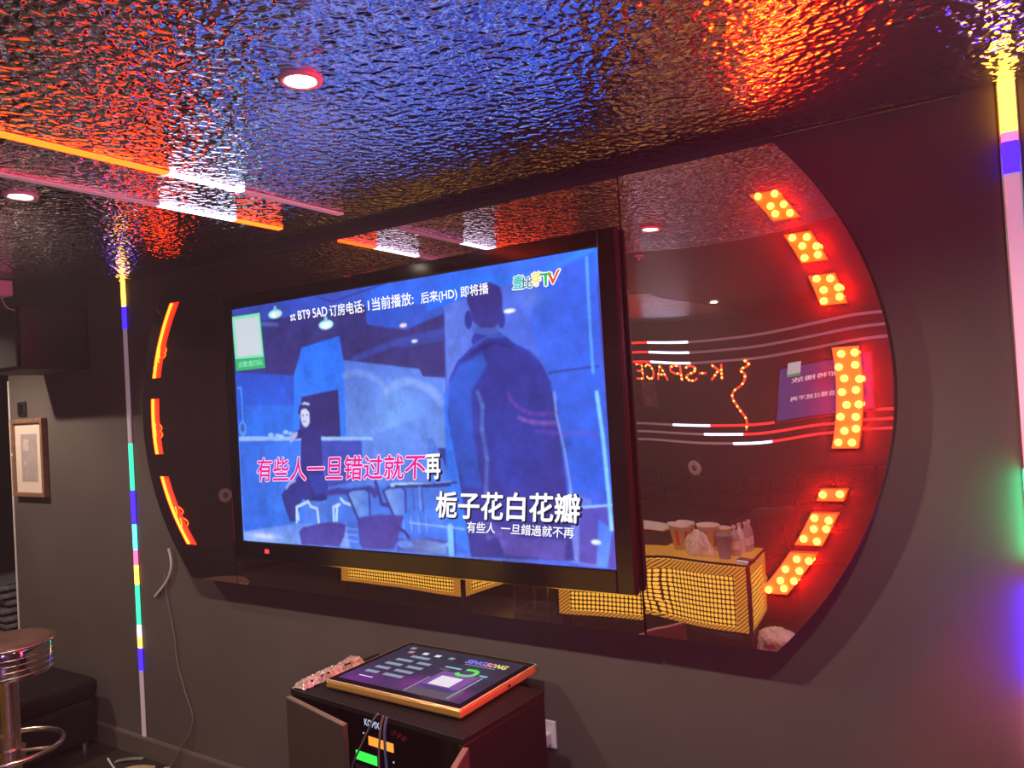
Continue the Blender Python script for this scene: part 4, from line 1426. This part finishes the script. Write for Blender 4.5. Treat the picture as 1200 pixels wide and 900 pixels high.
strip('cardboard_scrap', -3.58, 2.06, 0.9, 0.20, 0.045, 'cardboard', 'torn strip of cardboard on the floor beside the thin grey wire')
strip('cardboard_scrap', -3.40, 2.11, 0.5, 0.10, 0.05, 'cardboard', 'small curled cardboard piece at the foot of the thin grey wire', 0.03)
strip('paper_scrap', -3.72, 2.13, 0.7, 0.13, 0.03, 'grey_paper', 'grey paper scrap lying against the skirting near the light strip', 0.006)
litter(-3.70, 2.02, [(0, 0, 0.045), (-0.01, 0, 0.06), (0.03, 0.0, 0.03), (0.08, 0.0, 0.008)], 0.004, 'cable_white', 'bent white wire end standing on the floor at the bottom left')

# ------------------------------------------------------------------ alcove past the left end of the wall
t = thing('slatted_crate', 'stack of pale grey slats in the dark alcove at the left edge', 'crate', (-6.55, 2.95, 0))
for k in range(9):
    o = MB().bbox(-0.30, 0.30, -0.25, 0.25, 0.0, 0.030, 0.004, 1).build('slat', M['pale_slat'], t)
    o.location = (random.uniform(-0.02, 0.02), random.uniform(-0.02, 0.02), k * 0.056 + 0.02)
    o.rotation_euler = (0, 0, random.uniform(-0.06, 0.06))
for sx in (-1, 1):
    MB().box(sx * 0.24 - 0.015, sx * 0.24 + 0.015, -0.2, 0.2, 0.0, 0.50).build('upright', M['black_matte'], t)
tc_ = MB()
tc2 = MB()
for k in range(60):
    x = -6.95 + k * 0.03
    ph = random.uniform(0, 6)
    pts = [(x + 0.012 * math.sin(ph + z * 5), 3.2 + 0.02 * math.cos(ph + z * 4), z) for z in np.linspace(0.75, CZ - 0.02, 9)]
    (tc_ if k % 2 else tc2).tube(pts, 0.006, 4)
t = thing('tinsel_curtain', 'dark curtain of red and blue foil strands in the alcove at the left edge', 'curtain', (0, 0, 0))
tc_.build('red_strands', M['tinsel_r'], t)['kind'] = 'stuff'
tc2.build('blue_strands', M['tinsel_b'], t)['kind'] = 'stuff'
MB().tube([(-6.98, 3.2, CZ - 0.03), (-5.1, 3.2, CZ - 0.03)], 0.012, 8).build('rail', M['steel'], t)

# ================================================================== WHAT THE MIRROR SHOWS (the room behind the camera)
VB = 2 * YM - YB             # depth of the back wall as the mirror shows it


def mx(s, v=VB):
    return s * v


def mz(s, v=VB):
    return EYE + s * v


UP = [(-5.6, -3.48, 'e_off'), (-3.48, -3.08, 'e_red'), (-3.08, -2.68, 'e_white'), (-2.68, 1.2, 'e_off')]
for k, z in enumerate((0.47, 0.36, 0.25)):
    s_ = (0, 0, 0.0)[k]
    light_strip('back_wall_light_strip', ('highest', 'middle', 'lowest')[k] + ' of the three light strips above the neon lettering, seen in the mirror',
                [(a, b, m) for a, b, m in UP], 'x', zr(z), YB, 0.024, 0.010, 'light strips on the back wall')
for k, (z, a0) in enumerate(((-0.40, 0.0), (-0.49, 0.33), (-0.58, 0.62))):
    light_strip('back_wall_light_strip', ('highest', 'middle', 'lowest')[k] + ' of the three light strips under the neon lettering, seen in the mirror',
                [(-5.6, -2.95 + a0, 'e_off'), (-2.95 + a0, -2.55 + a0, 'e_white'), (-2.55 + a0, 1.2, 'e_red')], 'x', zr(z), YB, 0.024, 0.010, 'light strips on the back wall')

# neon lettering
LET = {
    'K': [[(0, 0), (0, 1)], [(0.62, 1), (0, 0.45)], [(0.2, 0.6), (0.66, 0)]],
    '-': [[(0.1, 0.48), (0.5, 0.48)]],
    'S': [[(0.62, 0.84), (0.5, 0.97), (0.28, 1), (0.08, 0.9), (0.04, 0.72), (0.16, 0.57), (0.46, 0.46), (0.64, 0.32), (0.6, 0.12), (0.4, 0), (0.16, 0.02), (0, 0.16)]],
    'P': [[(0, 0), (0, 1), (0.4, 1), (0.62, 0.88), (0.62, 0.62), (0.4, 0.48), (0, 0.48)]],
    'A': [[(0, 0), (0.34, 1), (0.68, 0)], [(0.14, 0.36), (0.54, 0.36)]],
    'C': [[(0.64, 0.82), (0.5, 0.96), (0.3, 1), (0.1, 0.86), (0, 0.6), (0, 0.38), (0.1, 0.12), (0.3, 0), (0.5, 0.04), (0.64, 0.18)]],
    'E': [[(0.58, 1), (0, 1), (0, 0), (0.58, 0)], [(0, 0.52), (0.48, 0.52)]],
}
sign = thing('neon_sign', 'red and amber neon lettering on the back wall, reversed in the mirror', 'neon sign', (mx(-0.309), YB, zr(0.065)))
# seen from the camera's side of the room the word runs towards -x, so the mirror shows it reversed
x = 0.0
nb = None
for ch in 'K-SPACE':
    fl = MB()
    letter_pts = []
    for st in LET[ch]:
        P = [(x - px * 0.155 , 0.022, pz * 0.155) for px, pz in st]
        fl.tube(P, 0.0105, 6)
        letter_pts.append(P)
    lo = fl.build('letter', M['neon'], sign)
    for P in letter_pts:
        P = [Vector(p) for p in P]
        for a, b in zip(P[:-1], P[1:]):
            L = (b - a).length
            for i in range(max(1, int(L / 0.034))):
                p = a.lerp(b, (i + 0.5) / max(1, int(L / 0.034)))
                if random.random() < 0.55:
                    if nb is None:
                        bo = MB().sphere((0, 0, 0), 0.0115, 7, 4).build('bulb', M['neon_bead'], lo)
                        nb = bo.data
                    else:
                        bo = link('bulb', nb, lo)
                    bo.location = p + Vector((0, 0.004, 0))
    x -= 0.155 * (0.66 if ch == '-' else 0.86 if ch == 'K' else 0.94)
MB().box(x + 0.02, 0.03, 0.0, 0.008, -0.01, 0.012).build('mounting_rail', M['black_matte'], sign)

# wavy neon line right of the lettering
sq = [(640, 230), (655, 250), (620, 275), (640, 300), (630, 345), (585, 385), (580, 420), (600, 455), (620, 485), (650, 530), (650, 585)]
pts = []
for a, b in sq:
    d = ray(730 + a / 4.444, 370 + b / 4.444)
    pts.append((d.x / d.y * VB, YB + 0.02, EYE + d.z / d.y * VB - 0.02))
t = thing('wavy_neon_light', 'wavy upright red neon line beside the neon lettering, seen in the mirror', 'neon sign', (0, 0, 0))
sp = smooth_path(pts, 5)
MB().tube(sp, 0.010, 6).build('tube', M['neon'], t)
for p in sp[::4]:
    bo = link('bulb', nb, t)
    bo.location = p + Vector((0, 0.006, 0))

# posters, round sign, second television
for s_, z_, w, h, lab in ((-0.410, -0.012, 0.09, 0.13, 'dim grey notice under the neon lettering, seen in the mirror'),):
    t = thing('wall_notice', lab, 'notice', (mx(s_), YB, mz(z_)))
    MB().bbox(-w - 0.012, w + 0.012, 0.0, 0.010, -h - 0.012, h + 0.012, 0.003, 1).build('frame', M['black_matte'], t)
    MB().box(-w, w, 0.0102, 0.012, -h, h).build('sheet', M['grey_paper'], t)
for s_, z_, lab in ((-0.358, -0.108, 'pale round sign on the back wall below the light strips, seen in the mirror'),):
    t = thing('round_sign', lab, 'sign', (mx(s_), YB, mz(z_)))
    o = MB().lathe([(0.075, 0.0), (0.075, 0.008), (0.066, 0.012)], n=28).build('disc', M['white_paper'], t)
    o.rotation_euler = (-HALF_PI, 0, 0)
    o = MB().lathe([(0.030, 0.012), (0.030, 0.0135), (0.012, 0.0137)], n=20).build('emblem', M['grey_paper'], t)
    o.rotation_euler = (-HALF_PI, 0, 0)
t = thing('round_sign', 'pale round sign on the left wall, seen in the mirror beside the television', 'sign', (XL, 2 * YM - 5.19, zr(-0.85)))
o = MB().lathe([(0.075, 0.0), (0.075, 0.008), (0.066, 0.012)], n=28).build('disc', M['white_paper'], t)
o.rotation_euler = (0, HALF_PI, 0)
o = MB().lathe([(0.030, 0.012), (0.030, 0.0135)], n=20).build('emblem', M['grey_paper'], t)
o.rotation_euler = (0, HALF_PI, 0)

t = thing('television', 'second television on the back wall, seen in the mirror among the red light', 'television', (mx(-0.188), YB, mz(-0.018)))
MB().bbox(-0.46, 0.46, 0.0, 0.05, -0.27, 0.27, 0.006).build('bezel', M['black_gloss'], t)
fb = Board(60, 34, (60, 50, 130))
fb.poly([(0, 0), (60, 0), (60, 34), (0, 34)], (70, 60, 150), (60, 90, 190), 'x')
fb.ell(30, 10, 20, 8, (90, 40, 90), 0.8, 1.7)
fb.mesh('screen', M['far_picture'], t, lambda u, v: (0.44 - 0.88 * u, 0.0505, 0.25 - 0.5 * v))
for k, (z, s_) in enumerate(((0.10, '后来 即将播放'), (-0.08, '有些人一旦错过就不再'))):
    text_mesh('screen_text', s_, M['txt_pinkwhite'], t, lambda u, v, z=z: (0.36 - 0.70 * u, 0.052, z + 0.045 * v), 0.01)
t2 = thing('paper_tag', 'small pale green-edged tag at the corner of the second television', 'notice', (mx(-0.230), YB + 0.052, mz(0.012)))
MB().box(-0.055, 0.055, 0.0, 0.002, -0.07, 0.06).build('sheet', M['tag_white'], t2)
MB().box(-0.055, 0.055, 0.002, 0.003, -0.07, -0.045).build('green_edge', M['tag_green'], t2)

# sofa along the back wall
sofa = thing('sofa', 'long black tufted sofa against the back wall, seen in the mirror', 'sofa', (-2.2, YB, 0))
MB().bbox(-3.0, 3.0, 0.02, 0.80, 0.05, 0.30, 0.02, 2).build('base', M['leather'], sofa)
for k in range(6):
    MB().bbox(-3.0 + k, -2.0 + k - 0.01, 0.22, 0.82, 0.30, 0.45, 0.04, 3).build('seat_cushion', M['leather'], sofa)
bpn = MB()
for k in range(20):
    for j in range(2):
        bpn.bbox(-3.0 + k * 0.3 + 0.004, -2.7 + k * 0.3 - 0.004, 0.03, 0.24, 0.46 + j * 0.16, 0.61 + j * 0.16, 0.035, 2)
bpn.build('tufted_back', M['leather'], sofa)['kind'] = 'stuff'
for k in range(4):
    MB().lathe([(0.025, 0), (0.025, 0.055)], -2.8 + k * 1.86, 0.6, 10).build('leg', M['steel'], sofa)


# lit coffee tables
def lit_table(x0, x1, v0, v1, ang, label):
    """x0..x1 wide; v0..v1 depth as the mirror shows it"""
    cx, cy = (x0 + x1) / 2, 2 * YM - (v0 + v1) / 2
    w, d = (x1 - x0) / 2, (v1 - v0) / 2
    t = thing('lit_coffee_table', label, 'table', (cx, cy, 0), ang)
    H, B = 0.565, 0.125
    e = 0.014
    fr = MB()
    for sx in (-1, 1):
        for sy in (-1, 1):
            fr.bbox(sx * w - e, sx * w + e, sy * d - e, sy * d + e, B, H, 0.003, 1)
    for z in (B + e / 2, H - e / 2 - 0.0):
        for sy in (-1, 1):
            fr.box(-w, w, sy * d - e / 2, sy * d + e / 2, z - e / 2, z + e / 2)
        for sx in (-1, 1):
            fr.box(sx * w - e / 2, sx * w + e / 2, -d, d, z - e / 2, z + e / 2)
    fr.build('frame', M['black_gloss'], t)
    for sx in (-1, 1):
        for sy in (-1, 1):
            MB().bbox(sx * (w - 0.05) - 0.025, sx * (w - 0.05) + 0.025, sy * (d - 0.05) - 0.025, sy * (d - 0.05) + 0.025, 0, B, 0.003, 1).build('leg', M['black_gloss'], t)
    MB().box(-w + e, w - e, -d + e, d - e, B, B + 0.01).build('underside', M['black_gloss'], t)
    MB().box(-w + e, w - e, -d + e, d - e, H - 0.008, H).build('lit_top', M['slots'], t)
    bw = 0.10
    for (fx, fy) in ((0, 1), (0, -1), (1, 0), (-1, 0)):
        half = w if fy else d
        o = MB().box(-half + bw, half - bw, -0.004, 0.0, B + 0.04, H - 0.085).build('dotted_panel', M['dots'], t)
        s = MB()
        z0, z1, zi0, zi1 = B + 0.012, H - 0.02, B + 0.04, H - 0.085
        h = half - e
        s.add([(-h, 0.006, z0), (h, 0.006, z0), (h, 0.006, z1), (-h, 0.006, z1),
               (-half + bw, 0.0, zi0), (half - bw, 0.0, zi0), (half - bw, 0.0, zi1), (-half + bw, 0.0, zi1)],
              [(0, 1, 5, 4), (1, 2, 6, 5), (2, 3, 7, 6), (3, 0, 4, 7)])
        o2 = s.build('slotted_border', M['slots'], t)
        a = {(0, 1): 0, (0, -1): math.pi, (1, 0): -HALF_PI, (-1, 0): HALF_PI}[(fx, fy)]
        for q in (o, o2):
            q.rotation_euler = (0, 0, a)
            q.location = (fx * (w - 0.008), fy * (d - 0.008), 0)
    return t, H


TZ = 0.565
tA, _ = lit_table(-2.74, -1.385, 4.72, 5.30, 0.0, 'glowing yellow perforated coffee table, the nearer of two in the mirror')
tB, _ = lit_table(-5.05, -3.62, 4.86, 5.56, math.radians(3), 'glowing yellow coffee table further left, seen in the mirror under the television')


def on_table(px, py, v):
    d = ray(px, py)
    return (d.x / d.y * v, 2 * YM - v)


def bucket(x, y, label, z=TZ, s=1.0, tilt=0.0):
    t = thing('snack_bucket', label, 'bucket', (x, y, z), 0.3, 'striped snack buckets on the lit table')
    t.scale = (s, s, s)
    MB().lathe([(0.058, 0.001), (0.060, 0.0), (0.084, 0.165), (0.088, 0.165), (0.088, 0.175), (0.080, 0.175), (0.057, 0.008)], n=32, cap0=True, cap1=True).build('cup', M['white_paper'], t)
    for k in range(6):
        a0 = k * math.pi / 3
        vs, fs = [], []
        for i in range(5):
            a = a0 + i * 0.10
            for z_, r in ((0.035, 0.0662), (0.135, 0.0806)):
                vs.append(((r + 0.0012) * math.cos(a), (r + 0.0012) * math.sin(a), z_))
        for i in range(4):
            fs.append((2 * i, 2 * i + 2, 2 * i + 3, 2 * i + 1))
        MB().add(vs, fs, True).build('red_stripe', M['red_print'], t)
    return t


for px, v, lab, s in ((786, 5.00, 'striped snack bucket standing furthest left on the lit table', 1.0), (796, 5.215, 'striped snack bucket half hidden behind the leftmost bucket', 0.9),
                      (827, 5.06, 'striped snack bucket right behind the clear bag on the lit table', 1.05), (846, 5.22, 'smaller striped bucket at the back right of the lit table', 0.8)):
    x, y = on_table(px, 640, v)
    bucket(x, y, lab, s=s)
x, y = on_table(847, 640, 4.86)
t = thing('paper_cup', 'grey-blue paper cup at the front of the lit table beside the clear bag', 'cup', (x, y, TZ))
MB().lathe([(0.040, 0.0), (0.055, 0.150), (0.058, 0.152), (0.057, 0.156), (0.052, 0.155), (0.038, 0.01)], n=28).build('cup', M['cup_blue'], t)
for px, v, lab, m_ in ((861, 4.97, 'clear drinks bottle next to the grey-blue cup on the lit table', 'bottle'), (868, 5.06, 'pale drinks bottle between two others on the lit table', 'white_paper'),
                       (876, 5.13, 'pale drinks bottle at the right rear of the lit table', 'bottle'), (881, 5.21, 'drinks bottle standing furthest right on the lit table', 'bottle')):
    x, y = on_table(px, 640, v)
    t = thing('drinks_bottle', lab, 'bottle', (x, y, TZ), 0, 'drinks bottles on the lit table')
    MB().lathe([(0.030, 0.0), (0.032, 0.006), (0.032, 0.125), (0.022, 0.155), (0.013, 0.170), (0.013, 0.188)], n=20).build('body', M[m_], t)
    MB().lathe([(0.0150, 0.186), (0.0150, 0.204)], n=16).build('cap', M['cap'], t)
    MB().lathe([(0.0325, 0.045), (0.0325, 0.10)], n=20, cap0=False, cap1=False).build('label_band', M['white_paper'], t)


def crumpled(name, loc, size, mat, label, cat, seed, flat=0.6):
    bm = bmesh.new()
    bmesh.ops.create_icosphere(bm, subdivisions=4, radius=1.0)
    r = random.Random(seed)
    dirs = [(Vector((r.gauss(0, 1), r.gauss(0, 1), r.gauss(0, 1))).normalized(), r.uniform(-0.3, 0.35)) for _ in range(26)]
    for v in bm.verts:
        n = v.co.normalized()
        k = 1.0
        for d, a in dirs:
            k += a * max(0.0, n.dot(d)) ** 14
        k += 0.05 * math.sin(n.x * 19 + n.z * 7) * math.cos(n.y * 17)
        v.co = Vector((n.x * k * size[0], n.y * k * size[1], max(-size[2] * flat, n.z * k * size[2])))
    zmin = min(v.co.z for v in bm.verts)
    for v in bm.verts:
        v.co.z -= zmin
    for f in bm.faces:
        f.smooth = False
    me = bpy.data.meshes.new(name)
    bm.to_mesh(me)
    bm.free()
    me.materials.append(M[mat])
    o = link(name, me)
    o.location = loc
    tag(o, label, cat)
    return o


x, y = on_table(810, 640, 4.87)
crumpled('plastic_bag', (x, y, TZ), (0.110, 0.055, 0.10), 'bag', 'crumpled clear white bag in front of the striped buckets', 'bag', 5)
x, y = on_table(875, 660, 4.80)
t = thing('phone', 'dark phone with a bright edge at the front right corner of the lit table', 'phone', (x, y, TZ), 0.15)
MB().bbox(-0.06, 0.06, -0.035, 0.035, 0.0, 0.022, 0.004).build('body', M['black_gloss'], t)
MB().box(-0.055, 0.03, 0.0355, 0.0365, 0.005, 0.018).build('bright_edge', M['disp_text'], t)
x, y = on_table(757, 622, 5.12)
t = thing('serving_board', 'pale board leaning on a dark box at the left end of the lit table', 'board', (x, y, TZ))
MB().bbox(-0.11, 0.09, -0.10, 0.10, 0.0, 0.105, 0.004).build('box', M['black_matte'], t)
MB().bbox(-0.12, 0.10, -0.12, 0.12, 0.1055, 0.120, 0.004).build('board', M['white_paper'], t)

# stool frame between the two tables, bag on the floor, black ottoman
t = thing('frame_stool', 'slim steel-framed stool between the two lit tables', 'stool', (-3.08, 2 * YM - 5.05, 0))
for sx in (-1, 1):
    for sy in (-1, 1):
        MB().box(sx * 0.15 - 0.008, sx * 0.15 + 0.008, sy * 0.15 - 0.008, sy * 0.15 + 0.008, 0, 0.43).build('leg', M['steel'], t)
rl = MB()
for s_ in (-1, 1):
    rl.box(-0.15, 0.15, s_ * 0.15 - 0.007, s_ * 0.15 + 0.007, 0.05, 0.064)
    rl.box(s_ * 0.15 - 0.007, s_ * 0.15 + 0.007, -0.15, 0.15, 0.05, 0.064)
rl.build('lower_rail', M['steel'], t)
MB().bbox(-0.17, 0.17, -0.17, 0.17, 0.43, 0.48, 0.015, 2).build('seat', M['leather'], t)
crumpled('rubbish_bag', (-1.22, 2 * YM - 4.85, 0.0), (0.16, 0.12, 0.10), 'bag', 'crumpled pale bag on the floor at the right of the lit table', 'bag', 9)
t = thing('ottoman', 'low black ottoman on the floor behind the camera, left of the lit tables', 'ottoman', (-5.75, -0.15, 0))
MB().bbox(-0.42, 0.42, -0.35, 0.35, 0.05, 0.36, 0.03, 2).build('body', M['leather'], t)
MB().bbox(-0.43, 0.43, -0.36, 0.36, 0.36, 0.46, 0.035, 3).build('cushion', M['leather'], t)
for sx in (-1, 1):
    for sy in (-1, 1):
        MB().lathe([(0.02, 0.0), (0.02, 0.055)], sx * 0.35, sy * 0.28, 10).build('leg', M['steel'], t)
# dark cushion with pale lettering right of the table
t = thing('printed_cushion', 'dark cushion with pale lettering, in the red glow right of the lit table', 'cushion', (mx(-0.243, 5.6), 2 * YM - 5.6, 0))
MB().bbox(-0.20, 0.20, -0.16, 0.15, 0.0, 0.45, 0.02, 2).build('seat_block', M['leather'], t)
MB().bbox(-0.19, 0.19, 0.02, 0.15, 0.452, 0.80, 0.05, 3).build('cushion', M['leather'], t)
for k, (z, s_) in enumerate(((0.66, 'YAY BEAR'), (0.59, 'OH SUPER'))):
    text_mesh('lettering', s_, M['mat_board'], t, lambda u, v, z=z: (0.12 - 0.24 * u, 0.1515, z + 0.045 * v - 0.06 * (1 - u) + 0.03), 0.01)
